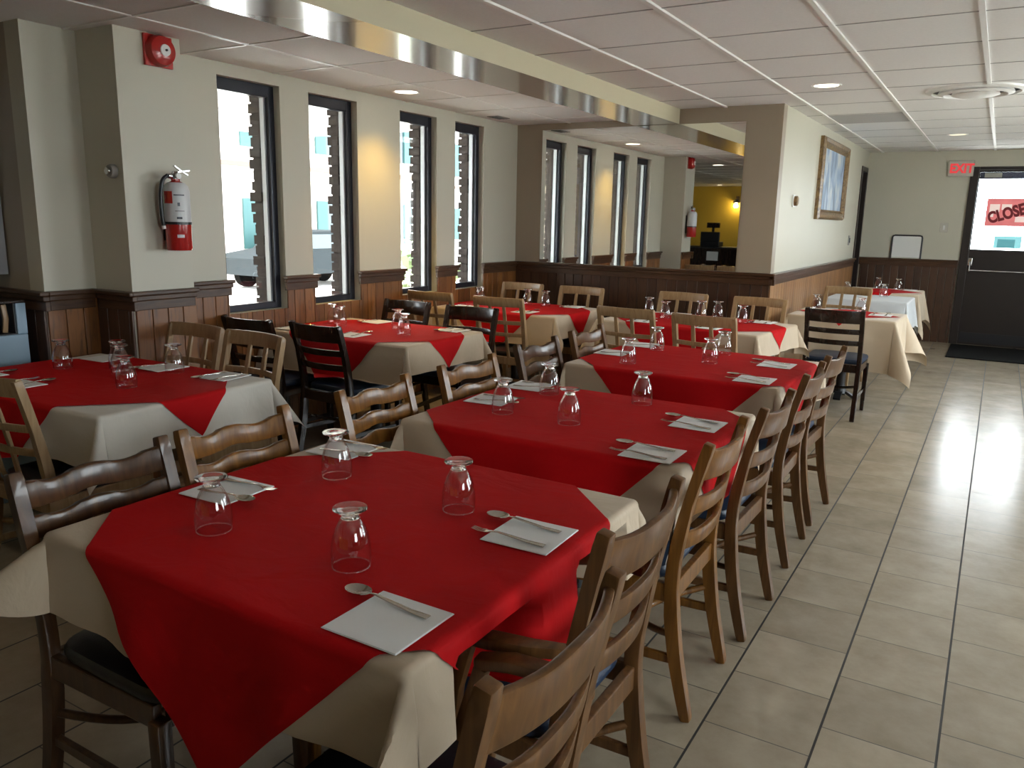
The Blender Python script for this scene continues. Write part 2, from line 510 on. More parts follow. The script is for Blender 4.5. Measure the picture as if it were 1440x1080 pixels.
wall_end = wall_y('wall_end', YE, YE + 0.15, XP - 0.15, XR + 0.2, 0, ZC, [(DX0, DX1, 0, DZ)], M['paint'])
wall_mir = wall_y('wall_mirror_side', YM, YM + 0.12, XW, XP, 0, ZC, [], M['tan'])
NK0, NK1, NKZ = 11.42, 11.93, 2.26
wall_pic = wall_x('wall_picture_side', XP - 0.15, XP, YM + 0.12, YE, 0, ZC, [(NK0, NK1, 0, NKZ)], M['paint'])
# end face of picture wall is one surface with mirror wall corner
# wainscot -----------------------------------------------------------
def wains_x(parent, x, sgn, ya, yb, ztop, mat, pitch=0.095):
    """boards on plane X=x facing sgn, between ya and yb"""
    bm = bmesh.new()
    k = math.floor(ya / pitch)
    while k * pitch < yb:
        a, b = max(ya, k * pitch + 0.002), min(yb, (k + 1) * pitch - 0.002)
        if b - a > 0.004:
            box(bm, *sorted((x, x + sgn * 0.014)), a, b, 0.0, ztop, bev=0.003 if b - a > 0.02 else 0)
        k += 1
    return obj('wainscot_boards', bm, mat, parent)

def wains_y(parent, y, sgn, xa, xb, ztop, mat, pitch=0.095):
    bm = bmesh.new()
    k = math.floor(xa / pitch)
    while k * pitch < xb:
        a, b = max(xa, k * pitch + 0.002), min(xb, (k + 1) * pitch - 0.002)
        if b - a > 0.004:
            box(bm, a, b, *sorted((y, y + sgn * 0.014)), 0.0, ztop, bev=0.003 if b - a > 0.02 else 0)
        k += 1
    return obj('wainscot_boards', bm, mat, parent)

def rail_x(parent, x, sgn, ya, yb, z=ZR, m='railwood'):
    bm = bmesh.new()
    box(bm, *sorted((x, x + sgn * 0.048)), ya, yb, z - 0.022, z, bev=0.005)
    box(bm, *sorted((x, x + sgn * 0.034)), ya + 0.006, yb - 0.006, z - 0.05, z - 0.022, bev=0.005)
    box(bm, *sorted((x, x + sgn * 0.024)), ya + 0.012, yb - 0.012, z - 0.10, z - 0.05, bev=0.003)
    return obj('chair_rail', bm, M[m], parent)

def rail_y(parent, y, sgn, xa, xb, z=ZR, m='railwood'):
    bm = bmesh.new()
    box(bm, xa, xb, *sorted((y, y + sgn * 0.048)), z - 0.022, z, bev=0.005)
    box(bm, xa, xb, *sorted((y, y + sgn * 0.034)), z - 0.05, z - 0.022, bev=0.005)
    box(bm, xa, xb, *sorted((y, y + sgn * 0.024)), z - 0.10, z - 0.05, bev=0.003)
    return obj('chair_rail', bm, M[m], parent)

# left window wall: high boards on piers, low boards under windows
prev = COLY1
piers = []
for a, b in WIN:
    piers.append((prev, a)); prev = b
piers.append((prev, YM))
for a, b in piers:
    wains_x(wall_left, XW, 1, a, b, ZR - 0.03, M['board_y'])
    rail_x(wall_left, XW, 1, a if a == COLY1 else a - 0.03, b if b == YM else b + 0.03)
for a, b in WIN:
    wains_x(wall_left, XW, 1, a, b, WZ0, M['board_y'])
wains_x(wall_left, XW, 1, YREC, COLY0, ZR - 0.03, M['board_y'])
rail_x(wall_left, XW, 1, YREC, COLY0 - 0.012)
wains_x(wall_col, COLX, 1, COLY0, COLY1, ZR - 0.03, M['board_y'])
rail_x(wall_col, COLX, 1, COLY0 - 0.03, COLY1)
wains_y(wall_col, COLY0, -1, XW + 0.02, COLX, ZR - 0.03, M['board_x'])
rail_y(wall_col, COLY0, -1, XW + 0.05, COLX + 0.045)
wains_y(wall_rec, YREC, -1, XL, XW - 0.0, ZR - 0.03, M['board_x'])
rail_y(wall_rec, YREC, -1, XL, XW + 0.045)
# mirror wall, picture wall, end wall
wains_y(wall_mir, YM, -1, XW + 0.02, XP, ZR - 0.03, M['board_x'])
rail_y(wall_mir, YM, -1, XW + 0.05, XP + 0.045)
wains_x(wall_pic, XP, 1, YM - 0.012, NK0, ZR - 0.03, M['board_p'])
rail_x(wall_pic, XP, 1, YM - 0.04, NK0)
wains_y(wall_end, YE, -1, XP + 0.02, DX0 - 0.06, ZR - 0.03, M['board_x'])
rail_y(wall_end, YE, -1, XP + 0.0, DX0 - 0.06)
wains_x(wall_right, XR, -1, YB, YE, 0.74, M['board_p'])

# windows -------------------------------------------------------------
def window(name, a, b, xi, sgn, z0, z1, fw=0.05):
    """frame recessed in a wall on plane X; xi interior face, sgn points outward"""
    bm = bmesh.new()
    x0, x1 = sorted((xi + sgn * 0.055, xi + sgn * 0.115))
    box(bm, x0, x1, a, a + fw, z0, z1, bev=0.004)
    box(bm, x0, x1, b - fw, b, z0, z1, bev=0.004)
    box(bm, x0, x1, a + fw, b - fw, z0, z0 + fw * 0.9, bev=0.004)
    box(bm, x0, x1, a + fw, b - fw, z1 - fw * 1.5, z1, bev=0.004)
    w = struct(name, bm, M['navy'])
    bm = bmesh.new()
    xb0, xb1 = sorted((xi + sgn * 0.085, xi + sgn * 0.122))
    box(bm, xb0, xb1, a + fw, a + fw + 0.016, z0 + fw * 0.9, z1 - fw * 1.5)
    box(bm, xb0, xb1, b - fw - 0.016, b - fw, z0 + fw * 0.9, z1 - fw * 1.5)
    obj('glazing_bead', bm, M['alu'], w)
    bm = bmesh.new()
    xg = xi + sgn * 0.105
    box(bm, xg - 0.003, xg + 0.003, a + fw + 0.002, b - fw - 0.002, z0 + fw * 0.9 + 0.002, z1 - fw * 1.5 - 0.002)
    obj('glass', bm, M['pane'], w)
    return w
for i, (a, b) in enumerate(WIN):
    window('window_%d' % (i + 1), a, b, XW, -1, WZ0, WZ1)
for i, (a, b) in enumerate(RW):
    window('window_%d' % (i + 5), a, b, XR, 1, 0.75, 2.3, 0.06)

# brick facing outside the left windows
M['brick'] = pbr('dark brown brick', (0.050, 0.038, 0.034), 0.9, nscale=25, namt=0.5, bump=0.5, bscale=60)
def brick_piers():
    bm = bmesh.new()
    edges = []
    prev = YREC + 0.13
    for a, b in WIN:
        edges.append((prev, a + 0.045)); prev = b - 0.062
    edges.append((prev, YM + 0.15))
    for (ya, yb) in edges:
        z = 0.0
        r = 0
        while z < 2.7:
            jl, jr = random.uniform(-0.012, 0.012), random.uniform(-0.012, 0.012)
            dx = random.uniform(-0.012, 0.012)
            box(bm, XW - 0.235 + dx, XW - 0.132, ya + jl, yb + jr, z, z + 0.06, bev=0)
            box(bm, XW - 0.22, XW - 0.133, ya + 0.012, yb - 0.012, z + 0.06, z + 0.072)
            z += 0.072
            r += 1
    return bm
struct('wall_exterior_brick', brick_piers(), M['brick'])

# main door ------------------------------------------------------------
def main_door():
    bm = bmesh.new()
    box(bm, DX0 - 0.05, DX0 + 0.045, YE - 0.03, YE + 0.1, 0, DZ + 0.03, bev=0.004)
    box(bm, DX1 - 0.045, DX1 + 0.05, YE - 0.03, YE + 0.1, 0, DZ + 0.03, bev=0.004)
    box(bm, DX0 + 0.045, DX1 - 0.045, YE - 0.03, YE + 0.1, DZ - 0.01, DZ + 0.03, bev=0.004)
    d = struct('door_1', bm, M['darkdoor'])
    bm = bmesh.new()
    a, b = DX0 + 0.044, DX1 - 0.044
    g0, g1, gz0, gz1 = a + 0.012, b - 0.08, 1.235, 2.20
    y0, y1 = YE + 0.005, YE + 0.055
    box(bm, a, b, y0, y1, 0.0, gz0, bev=0.002)
    box(bm, a, g0, y0, y1, gz0, gz1)
    box(bm, g1, b, y0, y1, gz0, gz1)
    box(bm, a, b, y0, y1, gz1, DZ - 0.009)
    leaf = obj('door_leaf', bm, M['darkdoor'], d)
    obj('glass', bx(g0, g1, YE + 0.027, YE + 0.033, gz0, gz1), M['pane'], d)
    obj('kick_plate', bx(a + 0.02, b - 0.02, y0 - 0.004, y0, 0.03, 0.16, bev=0.001), M['black'], d)
    bm = bmesh.new()
    zb = 0.965
    tube(bm, [(a + 0.03, y0 - 0.07, zb), (b - 0.06, y0 - 0.07, zb)], 0.011)
    tube(bm, [(a + 0.03, y0 - 0.07, zb - 0.01), (a + 0.03, y0 - 0.07, zb + 0.03), (a + 0.03, y0 - 0.03, zb + 0.11)], 0.012)
    box(bm, a + 0.005, a + 0.055, y0 - 0.035, y0, zb + 0.06, zb + 0.16, bev=0.006)
    tube(bm, [(b - 0.06, y0 - 0.07, zb - 0.01), (b - 0.06, y0 - 0.07, zb + 0.03), (b - 0.06, y0 - 0.03, zb + 0.11)], 0.012)
    box(bm, b - 0.09, b - 0.03, y0 - 0.035, y0, zb + 0.06, zb + 0.16, bev=0.006)
    obj('push_bar', bm, M['chrome'], d)
    # canvas valance with a pale strip across the top of the glass
    v = obj('valance', bx(g0, g1, YE + 0.06, YE + 0.075, 2.118, gz1), M['navyawning'], d)
    obj('valance_panel', bx(g0 + 0.05, g0 + 0.24, YE + 0.054, YE + 0.059, 2.135, gz1 - 0.01), M['exitplate'], v)
    return d
main_door()
s = thing('closed_sign', 'pale red CLOSED sign hanging in the glass of the exit door', 'sign', (0.085, YE + 0.022, 1.705))
obj('board', bx(-0.295, 0.295, -0.004, 0.0, -0.172, 0.172), M['signpink'], s)
bm = bmesh.new()
for (x0, x1, z0, z1) in ((-0.26, -0.15, 0.0, 0.10), (-0.13, -0.02, 0.03, 0.10), (0.03, 0.26, -0.12, -0.05), (-0.26, -0.21, -0.06, -0.01), (0.14, 0.26, 0.02, 0.06)):
    box(bm, x0, x1, -0.0055, -0.004, z0, z1)
obj('pale_print', bm, M['signcream'], s)
text('lettering', 'CLOSED', 0.19, M['signred'], s, (-0.02, -0.0075, -0.005), (PI / 2, -math.radians(18), 0), 0.001, 0.009).scale = (0.72, 1, 1)
st = thing('door_sticker', 'teal notice sticker low on the exit door glass', 'sticker', (0.07, YE + 0.022, 1.335))
obj('sticker_sheet', bx(-0.15, 0.15, -0.003, 0.0, -0.075, 0.075), M['teal'], st)
obj('sticker_print', bx(-0.11, 0.08, -0.0045, -0.003, -0.07, 0.035), M['teal2'], st)
mat_ = obj('doormat', bx(-0.40, 1.0, 10.62, 11.85, 0.0, 0.014, bev=0.004), M['rubber'])
tag(mat_, 'black rubber doormat on tiles before the exit door', 'doormat')
# dark side doorway
bm = bmesh.new()
box(bm, XP - 0.15, XP + 0.012, NK0, NK0 + 0.06, 0, NKZ)
box(bm, XP - 0.15, XP + 0.012, NK1 - 0.06, NK1, 0, NKZ)
box(bm, XP - 0.15, XP + 0.012, NK0 + 0.06, NK1 - 0.06, NKZ - 0.06, NKZ)
d2 = struct('door_2', bm, M['darkdoor'])
obj('door_leaf', bx(XP - 0.12, XP - 0.07, NK0 + 0.06, NK1 - 0.06, 0.01, NKZ - 0.06), M['darkdoor'], d2)
bm = bmesh.new(); tube(bm, [(XP - 0.07, NK0 + 0.10, 1.02), (XP - 0.02, NK0 + 0.10, 1.02)], 0.022, 14)
obj('door_knob', bm, M['chrome'], d2)

# mirror -----------------------------------------------------------------
M['mirror'] = pbr('silvered mirror', (0.86, 0.87, 0.86), 0.012, metal=1.0)
o = obj('wall_mirror', bx(-3.905, -1.95, YM - 0.006, YM, ZR + 0.003, BZ - 0.003), M['mirror'])
tag(o, 'large frameless mirror above the dark wainscot at the end of the window wall', 'mirror')

# outdoors ------------------------------------------------------------------
M['street'] = pbr('pale concrete', (0.62, 0.61, 0.58), 0.9, nscale=0.5, namt=0.08)
M['facade'] = pbr('pale pink stucco', (0.72, 0.62, 0.56), 0.9, nscale=0.5, namt=0.05)
M['facwhite'] = pbr('white stucco', (0.82, 0.80, 0.77), 0.9)
M['terra'] = pbr('terracotta ledge', (0.17, 0.09, 0.065), 0.9)
M['tealshutter'] = pbr('teal shutter paint', (0.012, 0.06, 0.06), 0.6)
M['darkpane'] = pbr('dark window pane', (0.03, 0.045, 0.05), 0.3)
M['carpaint'] = pbr('grey car paint', (0.022, 0.026, 0.028), 0.9, spec=0.05)
M['tyre'] = pbr('black tyre', (0.004, 0.004, 0.004), 0.9, spec=0.05)
M['leaf'] = pbr('pale green leaves', (0.20, 0.26, 0.14), 0.7, nscale=6, namt=0.4)  # pale green, varied by noise
struct('ground', bx(-60, 60, -40, 60, -0.5, -0.3), M['street'])
def building(name, label, x, ya, yb, h, fm, n, floors):
    t = thing(name, label, 'building', (x, (ya + yb) / 2, -0.3))
    w = (yb - ya) / 2
    obj('wall', bx(-4, 0, -w, w, 0, h), fm, t)
    obj('cornice', bx(-4.1, 0.25, -w - 0.1, w + 0.1, h, h + 0.3), M['facwhite'], t)
    for f in range(floors):
        z = 0.9 + f * 2.6
        obj('ledge', bx(0, 0.12, -w, w, z + 2.1, z + 2.22), M['terra'], t)
        for k in range(n):
            y = -w + (k + 0.5) * 2 * w / n
            fr = obj('window', bx(0, 0.05, y - 0.45, y + 0.45, z, z + 1.3), M['darkpane'], t)
            obj('shutter', bx(0.05, 0.1, y - 0.85, y - 0.45, z, z + 1.3), M['tealshutter'], fr)
            obj('shutter', bx(0.05, 0.1, y + 0.45, y + 0.85, z, z + 1.3), M['tealshutter'], fr)
    return t
building('apartment_building', 'pale pink building with teal shutters across the street, seen through windows', -17, 6, 22, 7.6, M['facade'], 6, 3)
building('apartment_building', 'white building with teal shutters farther along the street', -20, 23, 42, 7.8, M['facwhite'], 6, 3)
def car():
    t = thing('parked_car', 'grey parked car outside the first tall window', 'car', (-15.4, 15.2, -0.3))
    bm = bmesh.new()
    prof = [(-2.1, 0.35), (-2.1, 0.75), (-1.9, 0.85), (-1.1, 0.95), (-0.55, 1.4), (0.8, 1.42), (1.5, 0.98), (2.0, 0.9), (2.1, 0.6), (2.1, 0.35)]
    A = [bm.verts.new((-0.8, y, z)) for y, z in prof]; B = [bm.verts.new((0.8, y, z)) for y, z in prof]
    bm.faces.new(A); bm.faces.new(B[::-1])
    for i in range(len(prof)):
        j = (i + 1) % len(prof); bm.faces.new((A[i], A[j], B[j], B[i]))
    obj('body', bm, M['carpaint'], t)
    for y in (-1.35, 1.3):
        for x in (-0.76, 0.76):
            bm = bmesh.new(); tube(bm, [(x - 0.1, y, 0.32), (x + 0.1, y, 0.32)], 0.32, 20); obj('wheel', bm, M['tyre'], t)
    obj('side_window', bx(0.795, 0.81, -0.75, 1.1, 0.98, 1.33), M['darkpane'], t)
car()
def shrub():
    bm = bmesh.new()
    for k in range(260):
        a, b, r = random.uniform(0, 2 * PI), random.uniform(-0.5, 1) * PI / 2, random.uniform(0.6, 1.0)
        c = Vector((math.cos(a) * math.cos(b) * 0.7, math.sin(a) * math.cos(b) * 0.7, 0.85 + math.sin(b) * 0.8)) * r
        d = Vector((random.gauss(0, 1), random.gauss(0, 1), random.gauss(0, 1))).normalized()
        e = d.orthogonal().normalized()
        q = [c + d * 0.11, c + e * 0.06, c - d * 0.11, c - e * 0.06]
        bm.faces.new([bm.verts.new(p) for p in q])
    t = thing('shrub', 'leafy shrub outside the third tall window', 'shrub', (-7.2, 9.3, -0.3))
    obj('foliage', bm, M['leaf'], t)
    bm = bmesh.new(); tube(bm, [(0, 0, 0), (0.03, 0, 0.8)], 0.04, 8); obj('stem', bm, M['walnutdark'], t)
shrub()

# ------------------------------------------------------------------ chairs
def bowed_slat(y0, bow, w, zc, hgt, th, wave=0.0, n=15, lean=0.0):
    """horizontal slat between x=-w/2..w/2 bowing back (-y), with height hgt around zc"""
    bm = bmesh.new()
    V = []
    for i in range(n):
        s = i / (n - 1) * 2 - 1
        x = s * w / 2
        y = y0 - bow * (1 - s * s)
        top = zc + hgt / 2 + wave * (math.cos(s * PI * 2.0) - 0.4 * math.cos(s * PI)) * 0.7
        bot = zc - hgt / 2 + wave * 0.5 * (math.cos(s * PI * 2.0)) * 0.7
        ring = []
        for (yy, zz) in ((y - th / 2, bot), (y + th / 2, bot), (y + th / 2, top), (y - th / 2, top)):
            ring.append(bm.verts.new((x, yy + (zc - zz) * lean, zz)))
        V.append(ring)
    for i in range(n - 1):
        for k in range(4):
            bm.faces.new((V[i][k], V[i][(k + 1) % 4], V[i + 1][(k + 1) % 4], V[i + 1][k]))
    bm.faces.new(V[0][::-1]); bm.faces.new(V[-1])
    es = []
    bm.edges.ensure_lookup_table()
    for i in range(n - 1):
        for k in range(4):
            es.append(bm.edges.get((V[i][k], V[i + 1][k])))
    bmesh.ops.bevel(bm, geom=es, offset=min(th, hgt) * 0.3, segments=2, affect='EDGES', profile=0.5)
    return bm

def spline(keys, n=14):
    """Catmull-Rom through (z,y) keys -> points"""
    out = []
    K = [keys[0]] + list(keys) + [keys[-1]]
    for i in range(1, len(K) - 2):
        for j in range(n // (len(keys) - 1) + 2):
            t = j / (n // (len(keys) - 1) + 2)
            p = []
            for d in range(len(keys[0])):
                a, b, c, e = K[i - 1][d], K[i][d], K[i + 1][d], K[i + 2][d]
                p.append(0.5 * (2 * b + (c - a) * t + (2 * a - 5 * b + 4 * c - e) * t * t + (3 * b - a - 3 * c + e) * t ** 3))
            out.append(tuple(p))
    out.append(tuple(keys[-1]))
    return out

def seat_bm(w, d, z0, z1, y0):
    """padded seat cushion, rounded corners, slightly domed"""
    bm = bmesh.new()
    n = 28
    rings = []
    def ring(sc_, z):
        r = []
        for k in range(n):
            a = 2 * PI * k / n
            c, s = math.cos(a), math.sin(a)
            e = 0.28
            x = math.copysign(abs(c) ** e, c) * w / 2 * sc_
            y = math.copysign(abs(s) ** e, s) * d / 2 * sc_
            taper = 1.0 - 0.06 * (0.5 - (y / d))
            r.append(bm.verts.new((x * taper, y0 + d / 2 + y, z)))
        return r
    h = z1 - z0
    for sc_, z in ((0.97, z0), (1.0, z0 + h * 0.25), (1.0, z0 + h * 0.6), (0.97, z0 + h * 0.85), (0.85, z0 + h * 0.98), (0.5, z1 + 0.004)):
        rings.append(ring(sc_, z))
    for i in range(len(rings) - 1):
        for k in range(n):
            bm.faces.new((rings[i][k], rings[i][(k + 1) % n], rings[i + 1][(k + 1) % n], rings[i + 1][k]))
    bm.faces.new(rings[0][::-1]); bm.faces.new(rings[-1])
    return bm

def make_chair(style, wm, sm, H, W, arms, label, group):
    """local: front is +Y, rear posts stand at y=-0.20"""
    t = thing('dining_chair', label, 'chair', group=group)
    hw = W / 2 - 0.018
    k = H / 0.88
    prof = [(0.0, -0.272), (0.22, -0.222), (0.45, -0.20), (0.66, -0.228), (H, -0.285)]
    for s in (-1, 1):
        bm = bmesh.new()
        pts = [(s * hw, y, z) for z, y in spline(prof, 16)]
        sweep(bm, pts, 0.033, lambda q: 0.030 + 0.012 * math.sin(min(1, q * 1.25) * PI) , (1, 0, 0), bev=0.005)
        obj('leg', bm, wm, t, True)
    for s in (-1, 1):
        bm = bmesh.new()
        pts = [(s * (hw + 0.004), 0.215 + 0.0 * z, z) for z in (0, 0.2, 0.40)]
        sweep(bm, pts, lambda q: 0.028 + 0.010 * q, lambda q: 0.028 + 0.010 * q, (1, 0, 0), bev=0.004)
        obj('leg', bm, wm, t, True)
    bm = bmesh.new()
    zf0, zf1 = 0.375, 0.435
    box(bm, -hw + 0.016, hw - 0.016, 0.205, 0.230, zf0, zf1, bev=0.004)
    box(bm, -hw + 0.016, hw - 0.016, -0.212, -0.188, zf0, zf1, bev=0.004)
    for s in (-1, 1):
        box(bm, *sorted((s * (hw - 0.012), s * (hw + 0.012))), -0.19, 0.205, zf0, zf1, bev=0.004)
    obj('seat_frame', bm, wm, t)
    obj('seat', seat_bm(W + 0.005, 0.425, 0.436, 0.478, -0.178), sm, t, True)
    for s in (-1, 1):
        bm = bmesh.new()
        sweep(bm, [(s * hw, -0.212, 0.19), (s * hw, 0.0, 0.185), (s * hw, 0.205, 0.18)], 0.017, 0.028, (1, 0, 0), bev=0.004)
        obj('stretcher', bm, wm, t)
    bm = bmesh.new()
    tube(bm, [(hw * q, -0.205 + 0.16 * (1 - q * q), 0.27 - 0.05 * (1 - q * q)) for q in [i / 8 - 1 for i in range(17)]], 0.0115, 10)
    obj('stretcher', bm, wm, t, True)
    def yp(z):
        pts = spline(prof, 40)
        for a, b in zip(pts, pts[1:]):
            if a[0] <= z <= b[0]:
                return a[1] + (b[1] - a[1]) * (z - a[0]) / max(1e-9, b[0] - a[0])
        return pts[-1][1]
    wi = 2 * hw - 0.006
    if style == 'ladder':
        bow = 0.038
        for zc, hg, th, wv in ((H - 0.073, 0.092, 0.020, 0.004), (H - 0.205, 0.056, 0.017, 0.003), (H - 0.318, 0.056, 0.017, 0.003)):
            obj('back_slat', bowed_slat(yp(zc), bow, wi, zc, hg, th, wv, 21, 0.16), wm, t, True)
    elif style == 'wavy':
        bow = 0.036
        for zc, hg, th, wv in ((H - 0.066, 0.062, 0.019, 0.011), (H - 0.144, 0.052, 0.017, 0.010), (H - 0.216, 0.052, 0.017, 0.009)):
            obj('back_slat', bowed_slat(yp(zc), bow, wi, zc, hg, th, wv, 25, 0.16), wm, t, True)
    elif style == 'plain':
        bow = 0.045
        for zc, hg, th in ((H - 0.055, 0.10, 0.018), (H - 0.17, 0.040, 0.015), (H - 0.26, 0.040, 0.015)):
            obj('back_slat', bowed_slat(yp(zc), bow, wi, zc, hg, th, 0, 21, 0.16), wm, t, True)
    else:
        bow = 0.04
        obj('top_rail', bowed_slat(yp(H - 0.035), bow, wi + 0.03, H - 0.03, 0.072, 0.02, 0, 17, 0.16), wm, t, True)
        for zc in (H - 0.19, H - 0.285):
            obj('cross_rail', bowed_slat(yp(zc), bow, wi, zc, 0.030, 0.016, 0, 17, 0.1), wm, t, True)
        for x in (-0.062, 0.062):
            bm = bmesh.new()
            q = 1 - (x / (wi / 2)) ** 2
            pts = [(x, yp(z) - bow * q + 0.004 - (0.03 if z < 0.5 else 0) * 0, z) for z in (0.445, 0.52, 0.6, 0.7, 0.78, H - 0.06)]
            pts[0] = (x, -0.205, 0.43)
            sweep(bm, pts, 0.026, 0.012, (1, 0, 0), bev=0.003)
            obj('splat', bm, wm, t, True)
    if arms:
        for s in (-1, 1):
            bm = bmesh.new()
            x = s * (hw + 0.028)
            sweep(bm, [(s * (hw + 0.010), -0.245, 0.672), (x + s * 0.012, -0.15, 0.669), (x + s * 0.015, -0.06, 0.660), (x + s * 0.006, 0.015, 0.645)], lambda q: 0.026 + 0.022 * math.sin(q * PI * 0.8), 0.026, (1, 0, 0), bev=0.007)
            ar = obj('armrest', bm, wm, t, True)
            bm = bmesh.new()
            sweep(bm, [(s * (hw + 0.010), 0.06, 0.40), (x, 0.035, 0.52), (x + s * 0.004, 0.0, 0.638)], 0.026, 0.030, (1, 0, 0), bev=0.004)
            obj('arm_post', bm, wm, ar, True)
    return t

FACE = {'-x': PI / 2, '+x': -PI / 2, '+y': 0.0, '-y': PI}
def put(root, x, y, face, tilt=0.0):
    """place so that the top of the backrest is at (x, y)"""
    a = FACE[face] + math.radians(tilt)
    off = Matrix.Rotation(a, 3, 'Z') @ Vector((0, -0.285, 0))
    root.location = (x - off.x, y - off.y, 0)
    root.rotation_euler = (0, 0, a)

PROTO = {}
def chair(kind, x, y, face, label, group, tilt=0.0):
    spec = {
        'walnut': ('ladder', 'walnut', 'vinylblue', 0.88, 0.425, False),
        'walnutdark': ('wavy', 'walnutdark', 'vinylblack', 0.88, 0.44, False),
        'wavyhoney': ('wavy', 'honey', 'vinylblack', 0.885, 0.425, False),
        'wavywalnut': ('wavy', 'walnut', 'vinylblack', 0.885, 0.425, False),
        'honey': ('ladder', 'honey', 'vinylblue', 0.885, 0.425, False),
        'arm': ('ladder', 'walnut', 'vinylblack', 0.925, 0.43, True),
        'armdark': ('ladder', 'walnut', 'vinylblue', 0.93, 0.43, True),
        'dark': ('plain', 'darkwood', 'vinylblue', 0.87, 0.44, False),
        'light': ('grid', 'lightwood', 'vinylblack', 0.905, 0.445, False),
    }[kind]
    if kind not in PROTO:
        c = make_chair(spec[0], M[spec[1]], M[spec[2]], spec[3], spec[4], spec[5], label, group)
        PROTO[kind] = c
    else:
        c = dup(PROTO[kind], label, group)
    put(c, x, y, face, tilt)
    return c

GA = 'brown ladder-back chairs along the aisle'
chair('arm', -0.485, 0.965, '-x', 'brown wooden armchair at the nearest table, closest to the camera on the aisle side', GA, 0)
chair('armdark', -0.565, 1.495, '-x', 'brown wooden armchair second along the aisle, at the nearest red table', GA, 0)
chair('honey', -0.64, 2.36, '-x', 'honey-coloured ladder-back chair, third along the aisle row', GA, 1)
chair('walnut', -0.62, 2.935, '-x', 'brown ladder-back chair with blue seat, fourth along the aisle row', GA, -1)
chair('walnut', -0.635, 3.68, '-x', 'brown ladder-back chair, fifth along the aisle row', GA, 1)
chair('walnut', -0.64, 4.27, '-x', 'brown ladder-back chair, sixth and farthest along the aisle row', GA, -2)
GB = 'wavy ladder-back chairs on the inner side of the aisle tables'
chair('walnutdark', -1.965, 1.15, '+x', 'dark wavy-backed chair with black seat under the left of the nearest table', GB, 1)
chair('wavyhoney', -1.965, 1.61, '+x', 'honey wavy-backed chair at left back of the nearest red table', GB, 0)
chair('wavyhoney', -1.975, 2.27, '+x', 'honey wavy-backed chair at left front of the second aisle table', GB, 2)
chair('wavyhoney', -1.975, 2.90, '+x', 'honey wavy-backed chair at left back of the second aisle table', GB, -1)
chair('walnutdark', -2.03, 3.62, '+x', 'dark wavy-backed chair at left front of the third aisle table', GB, 0)
chair('wavywalnut', -2.03, 4.22, '+x', 'brown wavy-backed chair at left back of the third aisle table', GB, 0)
GC = 'pale beech grid-backed chairs'
chair('light', -3.13, 1.46, '+y', 'pale beech chair at the left edge, back to camera, by the extinguisher table', GC, 0)
chair('light', -3.655, 2.77, '-y', 'pale beech chair beyond the extinguisher table, close to the column', GC, 0)
chair('light', -3.17, 2.75, '-y', 'pale beech chair beyond the extinguisher table, nearer the dark chair', GC, -3)
GD = 'dark ladder-back chairs'
chair('dark', -3.43, 3.42, '+y', 'dark ladder-back chair with navy seat, back to camera, in front of the window table', GD, -4)
chair('dark', -3.95, 3.36, '+y', 'dark chair below the first tall window, behind a pale chair', GD, 0)
chair('dark', -3.24, 4.82, '-y', 'black-topped chair just behind the window table, facing the camera', GD, 3)
chair('dark', -3.86, 4.85, '-y', 'dark brown chair against the pine boards between second and third windows', GD, 0)
chair('light', -3.93, 5.22, '+y', 'pale-topped chair before the far corner table, nearest the windows', GC, 0)
chair('light', -3.26, 5.20, '+y', 'pale beech chair before the far corner table, full grid back showing', GC, 2)
chair('light', -3.82, 6.54, '-y', 'pale beech chair against the dark wainscot in the far window corner', GC, 0)
chair('light', -3.20, 6.54, '-y', 'pale beech chair against the dark wainscot, second from the window corner', GC, 0)
chair('light', -2.19, 5.17, '+y', 'pale beech chair, back to camera, left front of the mirror-wall table', GC, -4)
chair('light', -1.60, 5.08, '+y', 'pale beech chair, back to camera, right front of the mirror-wall table', GC, -4)
chair('light', -2.27, 6.62, '-y', 'pale beech chair against the dark wainscot, third from the window corner', GC, -5)
chair('light', -1.62, 6.62, '-y', 'pale beech chair against the dark wainscot, nearest the picture wall', GC, -5)
chair('dark', -1.03, 6.53, '+y', 'dark ladder-back chair, back to camera, before the table under the picture', GD, 0)
chair('light', -1.22, 8.42, '-y', 'pale beech chair between the beige and grey-clothed tables by the picture wall', GC, -8)

# ------------------------------------------------------------------ tables and cloths
ZT = 0.745
class Table:
    def __init__(s, cx, cy, a, b, rz):
        s.cx, s.cy, s.a, s.b, s.rz = cx, cy, a, b, math.radians(rz)
    def w(s, x, y):
        c, k = math.cos(s.rz), math.sin(s.rz)
        return (s.cx + x * c - y * k, s.cy + x * k + y * c)
    def inv(s, X, Y):
        c, k = math.cos(s.rz), math.sin(s.rz)
        X, Y = X - s.cx, Y - s.cy
        return (X * c + Y * k, -X * k + Y * c)

